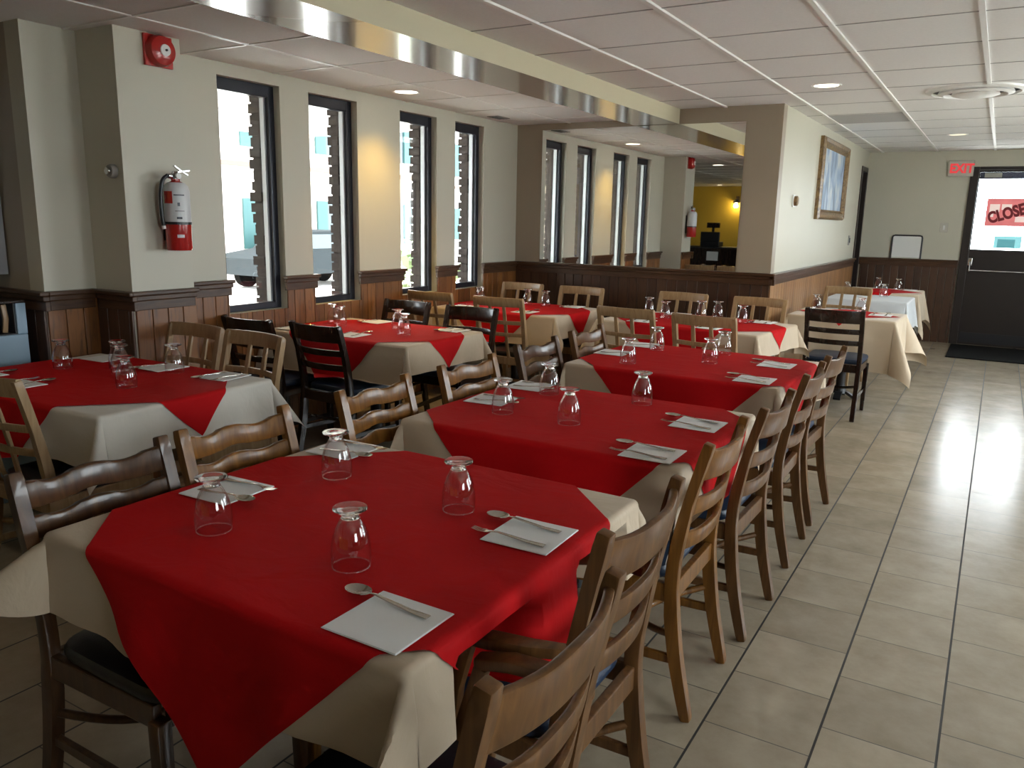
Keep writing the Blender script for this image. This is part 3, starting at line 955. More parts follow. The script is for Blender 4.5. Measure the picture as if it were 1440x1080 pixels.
def table_thing(T, label):
    t = thing('dining_table', label, 'table', (T.cx, T.cy, 0), T.rz, 'restaurant tables')
    obj('tabletop', bx(-T.a + 0.008, T.a - 0.008, -T.b + 0.008, T.b - 0.008, ZT - 0.035, ZT - 0.002, bev=0.008), M['walnutdark'], t)
    bm = bmesh.new()
    lathe(bm, [(0, 0.05), (0.06, 0.05), (0.05, 0.09), (0.038, 0.12), (0.036, 0.60), (0.05, 0.66), (0.10, 0.70), (0, 0.70)], 20)
    box(bm, -0.22, 0.22, -0.03, 0.03, 0.69, ZT - 0.036)
    box(bm, -0.03, 0.03, -0.22, 0.22, 0.692, ZT - 0.036)
    obj('pedestal', bm, M['castiron'], t)
    bm = bmesh.new()
    for ang in (0, PI / 2):
        R = Matrix.Rotation(ang, 3, 'Z')
        for sg in (-1, 1):
            pts = [R @ Vector((sg * x, 0, z)) for x, z in ((0.0, 0.07), (0.06, 0.055), (0.11, 0.025), (0.13, 0.012))]
            sweep(bm, pts, 0.06, 0.022, R @ Vector((0, 1, 0)))
    obj('base', bm, M['castiron'], t)
    return t

def make_drape(T, seed, flare=0.75, swing=0.35, wav=0.010, tuck=None, side_out=0.05, lay='', corners=None):
    Rr = 0.014
    Lr = Rr * PI / 2
    a, b = T.a - Rr, T.b - Rr
    rnd = random.Random(seed)
    ph = [rnd.uniform(0, 6.28) for _ in range(8)]
    sw = {(-1, -1): rnd.uniform(-swing, swing), (1, -1): rnd.uniform(-swing, swing), (-1, 1): rnd.uniform(-swing, swing), (1, 1): rnd.uniform(-swing, swing)}
    fl = {k: flare * rnd.uniform(0.75, 1.1) for k in sw}
    for k, (ff, ss) in (corners or {}).items(): fl[k] = ff; sw[k] = ss
    def prof(o):
        if o < Lr:
            g = o / Rr
            return Rr * math.sin(g), -Rr * (1 - math.cos(g))
        d = o - Lr
        return Rr + side_out * d * min(1, d / 0.15), -Rr - d
    zlim = 0.504
    def rest(axis, h, z):
        if axis in lay and ZT + z < zlim:
            ex = zlim - (ZT + z)
            return h + ex, zlim - ZT + 0.004 * min(1, ex / 0.02)
        return h, z
    def f(u, v):
        su, sv = (1 if u >= 0 else -1), (1 if v >= 0 else -1)
        ou, ov = abs(u) - a, abs(v) - b
        if ou <= 0 and ov <= 0:
            return Vector((u, v, ZT))
        if ov <= 0:
            h, z = rest('x', *prof(ou))
            hang = max(0, ou - 0.03)
            q = wav * min(1, hang / 0.12) * (math.sin(v * 13 + ph[0 if su > 0 else 1]) + 0.6 * math.sin(v * 29 + ph[4]))
            x = a + h + q + 0.004 * min(1, hang / 0.05)
            if tuck:
                for (ts, y0, hw, dep) in tuck:
                    if ts == (su, 0):
                        k = min(1.0, max(0.0, 1.9 * (1 - abs(v - y0) / hw)))
                        k = k * k * (3 - 2 * k)
                        g = min(1, max(0, (hang - 0.012) / 0.03))
                        x -= dep * k * g
            return Vector((su * x, v, ZT + z))
        if ou <= 0:
            h, z = rest('y', *prof(ov))
            hang = max(0, ov - 0.03)
            q = wav * min(1, hang / 0.12) * (math.sin(u * 13 + ph[2 if sv > 0 else 3]) + 0.6 * math.sin(u * 27 + ph[5]))
            return Vector((u, sv * (b + h + q + 0.004 * min(1, hang / 0.05)), ZT + z))
        r = math.hypot(ou, ov)
        th = math.atan2(ov, ou)
        h, z = prof(r)
        s2 = math.sin(2 * th)
        key = (su, sv)
        phi = fl[key] * (PI / 4) * (s2 if s2 > 0 else 0) * min(1, r / 0.05)
        dirang = PI / 4 + sw[key] * s2 + (th - PI / 4) * 0.8
        d = max(0, -z - Rr)
        outd = math.sin(phi) * d
        # rounding direction follows theta
        hx, hy = h * math.cos(th), h * math.sin(th)
        hx = min(h, hx * 1.0); hy = min(h, hy)
        x = a + hx + math.cos(dirang) * outd
        y = b + hy + math.sin(dirang) * outd
        zz = z if d <= 0 else -Rr - d * math.cos(phi)
        return Vector((su * x, sv * y, ZT + zz))
    return f

def cloth(name, T, f, U, V, off, mat, diamond=None, press=None):
    """flat grid in the cloth plane (optionally cut to a turned square), then draped"""
    bm = bmesh.new()
    e = 0.002
    G = [[bm.verts.new((u, v, 0)) for v in V] for u in U]
    for i in range(len(U) - 1):
        for j in range(len(V) - 1):
            bm.faces.new((G[i][j], G[i + 1][j], G[i + 1][j + 1], G[i][j + 1]))
    if diamond:
        cx, cy, h, rot = diamond
        for k in range(4):
            a = math.radians(rot + 90 * k)
            n = Vector((math.cos(a), math.sin(a), 0))
            bmesh.ops.bisect_plane(bm, geom=bm.verts[:] + bm.edges[:] + bm.faces[:], plane_co=Vector((cx, cy, 0)) + n * h, plane_no=n, clear_outer=True)
    for vt in bm.verts:
        u, v = vt.co.x, vt.co.y
        p = f(u, v)
        du = f(u + e, v) - f(u - e, v); dv = f(u, v + e) - f(u, v - e)
        nrm = du.cross(dv)
        nrm = nrm.normalized() if nrm.length > 1e-12 else Vector((0, 0, 1))
        p = p + nrm * off
        if press:
            wx, wy = T.w(p.x, p.y)
            wx, wy = press(wx, wy, off)
            p.x, p.y = T.inv(wx, wy)
        vt.co = p
    return obj(name, bm, mat, None, True, loc=(T.cx, T.cy, 0), rz=T.rz)

def axis_samples(half, total, n):
    """parameter values: coarse over the flat top, fine at the edge and over the hanging part"""
    vals = [-half + 2 * half * i / 32 for i in range(33)]
    for s in (-1, 1):
        vals += [s * (half + d) for d in (-0.02, -0.014, -0.008, -0.003, 0.003, 0.008, 0.014)]
        k = max(2, int(round((total - half - 0.014) / 0.0125)))
        vals += [s * (half + 0.014 + (total - half - 0.014) * q / k) for q in range(1, k + 1)]
    vals = sorted(vals)
    out = [vals[0]]
    for v in vals[1:]:
        if v - out[-1] > 0.0025: out.append(v)
    out[-1] = total
    return out

def lay_table(T, name_phrase, drop, redh, redoff=(0, 0), redrot=45, base='beige', seed=1, tuck=None, red=True, flare=0.75, press=None, lay='y', corners=None):
    table_thing(T, 'dining table under cloth, ' + name_phrase)
    f = make_drape(T, seed, flare=flare, tuck=tuck, lay=lay, corners=corners)
    U = axis_samples(T.a, T.a + drop[0], 56); V = axis_samples(T.b, T.b + drop[1], 56)
    o = cloth('tablecloth', T, f, U, V, 0.0035, M[base], None, press)
    tag(o, ('beige' if base == 'beige' else 'pale') + ' tablecloth on the ' + name_phrase, 'tablecloth', 'tablecloths')
    if red:
        h = redh / math.sqrt(2)
        U2 = [u for u in U if abs(u) < redh + 0.1] ; V2 = [v for v in V if abs(v) < redh + 0.1]
        step = 0.013
        while U2[-1] < redh + 0.1: U2.append(U2[-1] + step)
        while U2[0] > -redh - 0.1: U2.insert(0, U2[0] - step)
        step = 0.013
        while V2[-1] < redh + 0.1: V2.append(V2[-1] + step)
        while V2[0] > -redh - 0.1: V2.insert(0, V2[0] - step)
        o = cloth('table_overlay', T, f, U2, V2, 0.0075, M['redcloth'], (redoff[0], redoff[1], h, redrot), press)
        tag(o, 'red square overlay laid diagonally on the ' + name_phrase, 'table overlay', 'red overlays')

T1 = Table(-1.32, 1.468, 0.55, 0.512, 0)
T2 = Table(-1.32, 2.75, 0.556, 0.445, 0)
T3 = Table(-1.36, 4.22, 0.57, 0.465, -1)
T4 = Table(-1.95, 6.0, 0.65, 0.425, -6)
TL1 = Table(-3.44, 2.08, 0.63, 0.44, 2.5)
TL2 = Table(-3.53, 4.08, 0.60, 0.415, 0)
TL3 = Table(-3.53, 5.94, 0.61, 0.42, 0)
TR1 = Table(-1.065, 7.44, 0.43, 0.36, -1)
TR2 = Table(-1.13, 9.35, 0.40, 0.40, 0)
TR3 = Table(-1.13, 10.50, 0.41, 0.40, 0)
NAMES = {
 'T1': 'nearest table', 'T2': 'second table of the aisle row', 'T3': 'third table of the aisle row',
 'T4': 'table before the mirror wall', 'TL1': 'table beside the fire extinguisher column',
 'TL2': 'middle table under the windows', 'TL3': 'far corner table under the last window',
 'TR1': 'first table below the framed picture', 'TR2': 'second table below the framed picture', 'TR3': 'last table by the end wall'}
ZI = ZT + 0.0098
def press_left(wx, wy, off):
    return max(wx, XW + 0.03 - off), wy
def press_col(wx, wy, off):
    wx = max(wx, XW + 0.03 - off)
    if wx < COLX + 0.07: wy = min(wy, COLY0 - 0.032 + off)
    return wx, wy
def press_pic(wx, wy, off):
    return max(wx, XP + 0.03 - off), max(wy, YM + 0.05) if wx < XP else wy
def press_aisle(wx, wy, off):
    """hanging cloth stays between the chair backs of both rows"""
    return min(max(wx, (-1.879 if wy > 0.955 else -2.2) - off), -0.757 + off), wy
lay_table(T1, NAMES['T1'], (0.19, 0.19), 0.87, (0.05, -0.06), seed=3, tuck=[((1, 0), -0.225, 0.15, 0.165), ((1, 0), 0.265, 0.15, 0.165)], lay='x', press=press_aisle, corners={(-1, -1): (1.15, 0.0), (1, -1): (0.9, 0.5)})
lay_table(T2, NAMES['T2'], (0.20, 0.22), 0.85, (0.04, -0.03), seed=5, lay='x', press=press_aisle)
lay_table(T3, NAMES['T3'], (0.20, 0.22), 0.88, (0.05, -0.02), seed=8, lay='x', press=lambda x, y, o: (min(max(x, -1.934 - o), -0.757 + o), y))
lay_table(T4, NAMES['T4'], (0.16, 0.22), 0.80, (0.0, 0.0), seed=11)
lay_table(TL1, NAMES['TL1'], (0.19, 0.20), 0.79, (0.0, 0.0), seed=14, base='offwhite', press=press_col)
lay_table(TL2, NAMES['TL2'], (0.17, 0.27), 0.78, (0.0, 0.0), seed=17, press=press_left, flare=0.5)
lay_table(TL3, NAMES['TL3'], (0.17, 0.24), 0.80, (0.0, 0.0), seed=20, press=press_left)
lay_table(TR1, NAMES['TR1'], (0.33, 0.42), 0.42, (0.0, 0.0), seed=23, press=press_pic, lay='')
lay_table(TR2, NAMES['TR2'], (0.30, 0.30), 0.50, (0.0, 0.0), seed=26, flare=0.3, base='greycloth', red=False, press=press_pic, lay='')
lay_table(TR3, NAMES['TR3'], (0.34, 0.36), 0.42, (0.0, -0.1), seed=29, flare=0.35, press=press_pic, lay='')

# ------------------------------------------------------------------ goblets, napkins, cutlery
def make_goblet():
    t = thing('goblet', 'x', 'glass', group='upturned goblets')
    bm = bmesh.new()
    # upside down: rim on the cloth, bowl closing upwards
    outer = [(0.0415, 0.0), (0.0432, 0.010), (0.0440, 0.028), (0.0428, 0.050), (0.0385, 0.072), (0.0320, 0.090), (0.0250, 0.103), (0.0215, 0.110)]
    inner = [(0.0185, 0.1065), (0.0235, 0.0995), (0.0302, 0.0865), (0.0366, 0.070), (0.0409, 0.049), (0.0421, 0.028), (0.0413, 0.010), (0.0398, 0.0)]
    lathe(bm, [(0, 0.1085)] + inner + outer + [(0, 0.1105)], 40)
    g = 10
    ring = [(0.0408 + 0.0013 * math.cos(2 * PI * k / g), 0.0015 + 0.0013 * math.sin(2 * PI * k / g)) for k in range(g + 1)]
    lathe(bm, ring, 40)
    obj('bowl', bm, M['goblet'], t, True)
    bm = bmesh.new()
    lathe(bm, [(0.0, 0.1110), (0.0205, 0.1110), (0.0190, 0.1145), (0.0185, 0.1185), (0.0215, 0.1225), (0.0290, 0.1265), (0.0365, 0.1290), (0.0380, 0.1315), (0.0365, 0.1345), (0.0240, 0.1345), (0.0, 0.1325)], 40)
    obj('foot', bm, M['solidglass'], t, True)
    return t

def make_napkin():
    bm = bmesh.new()
    h = 0.088
    box(bm, -h, h, -h, h, 0.0, 0.0013, bev=0)
    box(bm, -h + 0.001, h - 0.002, -h + 0.0015, h - 0.001, 0.0013, 0.0026)
    o = obj('napkin', bm, M['paper'])
    return o

def make_spoon():
    """bowl end at +x"""
    t = thing('spoon', 'x', 'spoon', group='spoons')
    bm = bmesh.new()
    nu, nv = 14, 8
    top = []
    for i in range(nu):
        a = 2 * PI * i / nu
        row = []
        for j in range(nv + 1):
            r = j / nv
            x = 0.083 + 0.033 * r * math.cos(a) * (1.0 if math.cos(a) < 0 else 0.92)
            y = 0.0215 * r * math.sin(a)
            z = 0.0022 + 0.009 * r * r
            row.append((x, y, z))
        top.append(row)
    for dz in (0.0, 0.0013):
        c = bm.verts.new((0.083, 0, 0.0022 + dz - 0.0012))
        R = [[bm.verts.new((p[0], p[1], p[2] + dz - 0.0012)) for p in row[1:]] for row in top]
        for i in range(nu):
            i2 = (i + 1) % nu
            bm.faces.new((c, R[i][0], R[i2][0]))
            for j in range(nv - 1):
                bm.faces.new((R[i][j], R[i][j + 1], R[i2][j + 1], R[i2][j]))
        if dz == 0: R0 = R
        else:
            for i in range(nu):
                i2 = (i + 1) % nu
                bm.faces.new((R0[i][-1], R[i][-1], R[i2][-1], R0[i2][-1]))
    obj('bowl', bm, M['steel'], t, True)
    bm = bmesh.new()
    sweep(bm, [(0.052, 0, 0.0105), (0.035, 0, 0.012), (0.0, 0, 0.008), (-0.05, 0, 0.003), (-0.095, 0, 0.002)], lambda s: 0.006 + 0.010 * s ** 1.5, 0.0022, (0, 1, 0), bev=0.0007)
    obj('handle', bm, M['steel'], t, True)
    return t

def make_fork():
    t = thing('fork', 'x', 'fork', group='forks')
    bm = bmesh.new()
    sweep(bm, [(0.062, 0, 0.005), (0.05, 0, 0.0075), (0.03, 0, 0.0095), (0.0, 0, 0.007), (-0.05, 0, 0.003), (-0.095, 0, 0.002)], lambda s: 0.020 - 0.052 * s if s < 0.26 else 0.0062 + 0.011 * ((s - 0.26) / 0.74) ** 1.5, 0.0022, (0, 1, 0), bev=0.0007)
    obj('handle', bm, M['steel'], t, True)
    bm = bmesh.new()
    for y in (-0.0082, -0.0028, 0.0028, 0.0082):
        sweep(bm, [(0.060, y, 0.0052), (0.08, y, 0.0045), (0.10, y * 0.95, 0.0075)], lambda s: 0.0032 - 0.0012 * s, 0.0016, (0, 1, 0))
    obj('tines', bm, M['steel'], t, True)
    return t

_g = make_goblet(); _s = make_spoon(); _f = make_fork(); _n = None
used = set()
def place(root, label, group, loc, rz):
    key = root.name
    if key not in used:
        used.add(key)
        root['label'] = label
        root['group'] = group
        root.location = loc; root.rotation_euler = (0, 0, rz)
        return root
    return dup(root, label, group, loc, rz)

def goblet(x, y, label):
    place(_g, label, 'upturned goblets', (x, y, ZI + 0.001), random.uniform(0, 6))

_nap = make_napkin()
tag(_nap, 'x', 'napkin', 'paper napkins')
def setting(x, y, ang, where, spoon=True, fork=True, jit=0.0):
    """ang: direction towards the table centre"""
    a = ang + jit
    place(_nap, 'white paper napkin on the ' + where, 'paper napkins', (x, y, ZI + 0.0005), a)
    R = Matrix.Rotation(a, 3, 'Z')
    if spoon:
        p = R @ Vector((0.035, -0.045, 0))
        place(_s, 'steel spoon on napkin, ' + where, 'spoons', (x + p.x, y + p.y, ZI + 0.004), a + random.uniform(-0.06, 0.02))
    if fork:
        p = R @ Vector((0.03, 0.052, 0))
        place(_f, 'steel fork on napkin, ' + where, 'forks', (x + p.x, y + p.y, ZI + 0.004), a + random.uniform(-0.05, 0.03))

def set_x(T, key, items):
    for (x, y, side, fb, sp, fk, jit) in items:
        setting(x, y, PI if side == 'aisle' else 0.0, '%s, %s-side %s seat' % (NAMES[key], side, fb), sp, fk, jit)

set_x(T1, 'T1', [(-0.898, 1.065, 'aisle', 'front', True, False, 0.0), (-0.885, 1.575, 'aisle', 'rear', True, True, 0.03),
                 (-1.735, 1.385, 'window', 'front', True, True, 0.05), (-1.745, 1.86, 'window', 'rear', True, True, 0.04)])
set_x(T2, 'T2', [(-0.895, 2.40, 'aisle', 'front', True, True, 0.02), (-0.893, 2.86, 'aisle', 'rear', True, True, 0.0),
                 (-1.75, 2.755, 'window', 'front', True, True, 0.1), (-1.76, 3.09, 'window', 'rear', True, True, 0.05)])
set_x(T3, 'T3', [(-0.945, 3.875, 'aisle', 'front', True, True, 0.02), (-0.955, 4.37, 'aisle', 'rear', True, True, 0.0),
                 (-1.84, 4.20, 'window', 'front', True, False, 0.05), (-1.82, 4.58, 'window', 'rear', True, False, 0.05)])
def set_y(T, key, items):
    for (x, y, fb, lr, sp, fk) in items:
        setting(*T.w(x, y), (PI / 2 if fb == 'front' else -PI / 2) + T.rz, '%s, %s %s seat' % (NAMES[key], fb, lr), sp, fk, random.uniform(-0.06, 0.06))
set_y(TL1, 'TL1', [(-0.13, -0.30, 'front', 'right', True, True), (-0.47, -0.27, 'front', 'left', True, False), (0.43, 0.33, 'back', 'right', True, True), (0.02, 0.32, 'back', 'middle', True, False), (-0.42, 0.33, 'back', 'left', False, False)])
set_y(TL2, 'TL2', [(0.06, -0.29, 'front', 'right', True, True), (-0.46, -0.29, 'front', 'left', True, True), (0.43, 0.30, 'back', 'right', True, True), (-0.25, 0.31, 'back', 'left', True, False)])
set_y(TL3, 'TL3', [(0.26, -0.30, 'front', 'right', True, True), (-0.36, -0.30, 'front', 'left', True, True), (0.38, 0.32, 'back', 'right', True, False), (-0.28, 0.32, 'back', 'left', True, False)])
set_y(T4, 'T4', [(0.25, -0.31, 'front', 'right', True, True), (-0.30, -0.31, 'front', 'left', True, True), (0.42, 0.31, 'back', 'right', True, True), (-0.30, 0.31, 'back', 'left', True, False)])
set_y(TR1, 'TR1', [(0.26, 0.02, 'front', 'right', True, True), (-0.10, -0.24, 'front', 'left', True, False)])
set_y(TR3, 'TR3', [(0.25, 0.2, 'back', 'right', True, False)])

G = [
 (-1.531, 1.178, 'T1', 'front left'), (-1.575, 1.644, 'T1', 'back left'), (-1.122, 1.208, 'T1', 'front right'), (-1.124, 1.617, 'T1', 'back right'),
 (-1.591, 2.587, 'T2', 'front left'), (-1.609, 3.000, 'T2', 'back left'), (-1.300, 2.588, 'T2', 'front centre'), (-1.201, 3.060, 'T2', 'back right'),
 (-1.635, 3.931, 'T3', 'front left'), (-1.675, 4.46, 'T3', 'back left'), (-1.274, 4.207, 'T3', 'front right'), (-1.297, 4.54, 'T3', 'back right'),
 (-2.42, 6.22, 'T4', 'back left'), (-2.20, 6.00, 'T4', 'front left'), (-1.98, 6.22, 'T4', 'centre'), (-1.87, 6.30, 'T4', 'back right'), (-1.62, 6.10, 'T4', 'front right'),
 (-3.80, 2.12, 'TL1', 'left'), (-3.585, 2.27, 'TL1', 'back middle'), (-3.46, 2.20, 'TL1', 'middle, half hidden'), (-3.16, 2.03, 'TL1', 'front'), (-3.285, 2.36, 'TL1', 'right'),
 (-3.98, 4.16, 'TL2', 'far left'), (-3.83, 4.07, 'TL2', 'left'), (-3.42, 4.19, 'TL2', 'back right'), (-3.231, 4.02, 'TL2', 'front right'),
 (-4.02, 6.10, 'TL3', 'window-side'), (-3.94, 6.00, 'TL3', 'left'), (-3.56, 6.18, 'TL3', 'middle'), (-3.36, 6.15, 'TL3', 'right'),
 (-1.36, 7.60, 'TR1', 'left'), (-0.97, 7.50, 'TR1', 'right'),
 (-1.40, 9.55, 'TR2', 'left'), (-1.02, 9.50, 'TR2', 'right'), (-1.22, 10.70, 'TR3', 'left'), (-0.99, 10.60, 'TR3', 'right'),
]
for x, y, k, w in G:
    goblet(x, y, 'upturned glass goblet, %s on the %s' % (w, NAMES[k]))

# ------------------------------------------------------------------ wall fixtures
RX = Matrix.Rotation(PI / 2, 4, 'Y')   # lathe axis to +X
def at_x(x, y, z):
    return Matrix.Translation((x, y, z)) @ RX

def fire_bell():
    t = thing('fire_bell', 'red round fire alarm bell on square plate at top of the column', 'fire alarm', (COLX, 2.80, 2.315))
    obj('wall_mount', bx(0, 0.018, -0.082, 0.082, -0.078, 0.078, bev=0.004), M['red'], t)
    bm = bmesh.new()
    lathe(bm, [(0.078, 0.018), (0.078, 0.040), (0.070, 0.058), (0.045, 0.070), (0.0, 0.074)], 36, RX)
    g = obj('gong', bm, M['red'], t, True)
    bm = bmesh.new(); lathe(bm, [(0.030, 0.070), (0.028, 0.077), (0, 0.080)], 24, RX)
    obj('hub_cap', bm, M['white'], g, True)
    bm = bmesh.new(); lathe(bm, [(0.006, 0.078), (0.006, 0.086), (0, 0.087)], 12, RX)
    obj('nut', bm, M['black'], g)
fire_bell()

def extinguisher():
    t = thing('fire_extinguisher', 'red and white fire extinguisher hanging on the column', 'fire extinguisher', (COLX + 0.085, 2.80, 1.30))
    r = 0.066
    bm = bmesh.new()
    lathe(bm, [(0, 0.0), (r * 0.92, 0.0), (r, 0.008), (r, 0.145), (r, 0.31), (r * 0.9, 0.335), (r * 0.55, 0.355), (0.022, 0.362), (0.022, 0.372), (0, 0.372)], 36)
    obj('cylinder', bm, M['red'], t, True)
    bm = bmesh.new()
    for k in range(1):
        lathe(bm, [(r + 0.0012, 0.148), (r + 0.0012, 0.31), (r * 0.9 + 0.0015, 0.336), (r * 0.62, 0.354)], 36)
    obj('label_sleeve', bm, M['label'], t, True)
    bm = bmesh.new()
    seg = [(-0.9 + 1.2 * i / 8) for i in range(9)]
    def patch(bm, a0, a1, z0, z1, rr):
        n = 8
        p = [[bm.verts.new((rr * math.cos(a0 + (a1 - a0) * i / n), rr * math.sin(a0 + (a1 - a0) * i / n), z)) for i in range(n + 1)] for z in (z0, z1)]
        for i in range(n): bm.faces.new((p[0][i], p[0][i + 1], p[1][i + 1], p[1][i]))
    patch(bm, -1.75, -0.95, 0.245, 0.308, r + 0.0022)
    obj('red_panel', bm, M['red'], t, True)
    bm = bmesh.new()
    patch(bm, -0.85, -0.05, 0.286, 0.292, r + 0.0022); patch(bm, -0.6, -0.42, 0.232, 0.250, r + 0.0022); patch(bm, -0.8, -0.1, 0.205, 0.208, r + 0.0022)
    patch(bm, -0.7, -0.3, 0.165, 0.176, r + 0.0022)
    obj('label_print', bm, M['navy'], t, True)
    bm = bmesh.new(); patch(bm, -0.75, -0.2, 0.068, 0.084, r + 0.0012); obj('sticker', bm, M['label'], t, True)
    bm = bmesh.new()
    lathe(bm, [(r + 0.003, 0.136), (r + 0.003, 0.15)], 36)
    box(bm, -0.085, -r + 0.004, -0.02, 0.02, 0.125, 0.16)
    box(bm, -0.085, -0.078, -0.03, 0.03, 0.05, 0.30)
    obj('mounting_bracket', bm, M['black'], t)
    bm = bmesh.new()
    lathe(bm, [(0, 0.368), (0.02, 0.368), (0.02, 0.40), (0.014, 0.412), (0, 0.412)], 16)
    tube(bm, [(0.0, -0.02, 0.385), (0.0, -0.045, 0.388)], 0.014, 12)
    v = obj('valve', bm, M['chrome'], t, True)
    bm = bmesh.new()
    sweep(bm, [(0.0, -0.015, 0.405), (0.0, 0.03, 0.412), (0.0, 0.085, 0.420)], 0.018, 0.006, (1, 0, 0))
    obj('carry_handle', bm, M['chrome'], v)
    bm = bmesh.new()
    sweep(bm, [(0.0, -0.005, 0.440), (0.0, 0.03, 0.418), (0.0, 0.075, 0.395)], 0.018, 0.005, (1, 0, 0))
    obj('lever', bm, M['chrome'], v)
    bm = bmesh.new(); lathe(bm, [(0, 0.0), (0.016, 0.0), (0.016, 0.012), (0, 0.013)], 18, Matrix.Translation((0.018, 0.0, 0.388)) @ RX)
    obj('pressure_gauge', bm, M['white'], v)
    bm = bmesh.new()
    tube(bm, spline([(0.0, -0.045, 0.39), (-0.005, -0.075, 0.36), (-0.01, -0.088, 0.28), (-0.012, -0.086, 0.18), (-0.012, -0.08, 0.13)], 20), 0.010, 10)
    obj('hose', bm, M['black'], t, True)
    bm = bmesh.new(); tube(bm, [(-0.012, -0.08, 0.13), (-0.012, -0.078, 0.112)], 0.011, 10); obj('nozzle', bm, M['white'], t)
extinguisher()

t = thing('round_sensor', 'grey round dial on the shaded face of the column', 'sensor', (-3.945, COLY0, 1.70))
bm = bmesh.new(); Ry = Matrix.Rotation(PI / 2, 4, 'X')
lathe(bm, [(0, 0), (0.036, 0.0), (0.036, 0.022), (0.030, 0.030), (0, 0.030)], 28, Ry); obj('wall_mount', bm, M['grey'], t, True)
bm = bmesh.new(); lathe(bm, [(0.018, 0.030), (0.017, 0.045), (0, 0.047)], 20, Ry); obj('dial', bm, M['chrome'], t, True)

t = thing('thermostat', 'round thermostat on the white wall left of the picture', 'thermostat', (XP, 7.64, 1.71))
bm = bmesh.new(); box(bm, 0, 0.01, -0.055, 0.055, -0.055, 0.055, bev=0.004); obj('wall_mount', bm, M['white'], t)
bm = bmesh.new(); lathe(bm, [(0.045, 0.01), (0.043, 0.035), (0.03, 0.042), (0, 0.043)], 28, RX); obj('dial', bm, M['gilt'], t, True)

t = thing('light_switch', 'small dark switch plate on the white wall, right of the picture', 'light switch', (XP, 10.95, 1.32))
obj('wall_mount', bx(0, 0.008, -0.045, 0.045, -0.06, 0.06, bev=0.003), M['grey'], t)
obj('rocker', bx(0.008, 0.018, -0.012, 0.012, -0.03, 0.03, bev=0.003), M['black'], t)
t = thing('light_switch', 'pale switch plate on the end wall left of the exit door', 'light switch', (-0.66, YE, 1.50))
obj('wall_mount', bx(-0.045, 0.045, -0.008, 0, -0.06, 0.06, bev=0.003), M['exitplate'], t)
obj('rocker', bx(-0.012, 0.012, -0.016, -0.008, -0.03, 0.03, bev=0.003), M['white'], t)

# framed picture
def art_mat():
    m, nt, b, N, L = new_mat('misty blue landscape print')
    tc = N.new('ShaderNodeTexCoord'); mp = N.new('ShaderNodeMapping'); mp.inputs['Scale'].default_value = (1, 3.2, 1.5)
    L.new(tc.outputs['Object'], mp.inputs['Vector'])
    n = N.new('ShaderNodeTexNoise'); n.inputs['Scale'].default_value = 1.6; n.inputs['Detail'].default_value = 7; n.inputs['Distortion'].default_value = 1.0
    L.new(mp.outputs['Vector'], n.inputs['Vector'])
    r = N.new('ShaderNodeValToRGB')
    r.color_ramp.elements[0].position = 0.32; r.color_ramp.elements[0].color = (0.08, 0.13, 0.22, 1)
    r.color_ramp.elements[1].position = 0.66; r.color_ramp.elements[1].color = (0.72, 0.74, 0.74, 1)
    e = r.color_ramp.elements.new(0.47); e.color = (0.27, 0.40, 0.58, 1)
    L.new(n.outputs['Fac'], r.inputs['Fac']); L.new(r.outputs['Color'], b.inputs['Base Color'])
    b.inputs['Roughness'].default_value = 0.3
    return m
t = thing('framed_picture', 'large misty blue landscape in a carved gilt frame on the white wall', 'picture', (XP, 9.36, 1.965))
w, h = 0.75, 0.405
bm = bmesh.new()
def fr_prof(bm, w, h):
    pr = [(0.0, 0.0), (0.0, 0.035), (0.018, 0.055), (0.045, 0.042), (0.07, 0.05), (0.10, 0.022), (0.10, 0.0)]
    rings = []
    for (iy, ix) in pr:
        rings.append([bm.verts.new((ix, sy * (w - iy), sz * (h - iy))) for sy, sz in ((-1, -1), (1, -1), (1, 1), (-1, 1))])
    for i in range(len(pr) - 1):
        for k in range(4):
            bm.faces.new((rings[i][k], rings[i][(k + 1) % 4], rings[i + 1][(k + 1) % 4], rings[i + 1][k]))
fr_prof(bm, w, h)
obj('frame', bm, M['gilt'], t)
obj('canvas', bx(0.004, 0.016, -w + 0.095, w - 0.095, -h + 0.095, h - 0.095), art_mat(), t)

# whiteboard standing on the chair rail
t = thing('whiteboard', 'small white board in rounded black frame standing on the end wall rail', 'board', (-1.075, YE - 0.022, ZR + 0.001))
bm = bmesh.new()
pts = [(-0.18, 0, 0.0), (-0.18, 0, 0.27), (-0.172, 0, 0.292), (-0.15, 0, 0.30), (0.15, 0, 0.30), (0.172, 0, 0.292), (0.18, 0, 0.27), (0.18, 0, 0.0)]
tube(bm, pts, 0.011, 10); obj('frame', bm, M['black'], t, True)
obj('panel', bx(-0.172, 0.172, -0.004, 0.004, 0.012, 0.292), M['white'], t)

# exit sign
t = thing('exit_sign', 'red EXIT sign above the left corner of the exit door', 'sign', (-0.55, YE - 0.035, 2.245))
obj('wall_mount', bx(-0.17, 0.17, -0.004, 0.035, -0.10, 0.10, bev=0.006), M['exitplate'], t)
text('lettering', 'EXIT', 0.155, M['exitred'], t, (0.01, -0.007, -0.005), (PI / 2, 0, 0), 0.002, 0.006)
t.scale = (0.85, 1, 1.0)

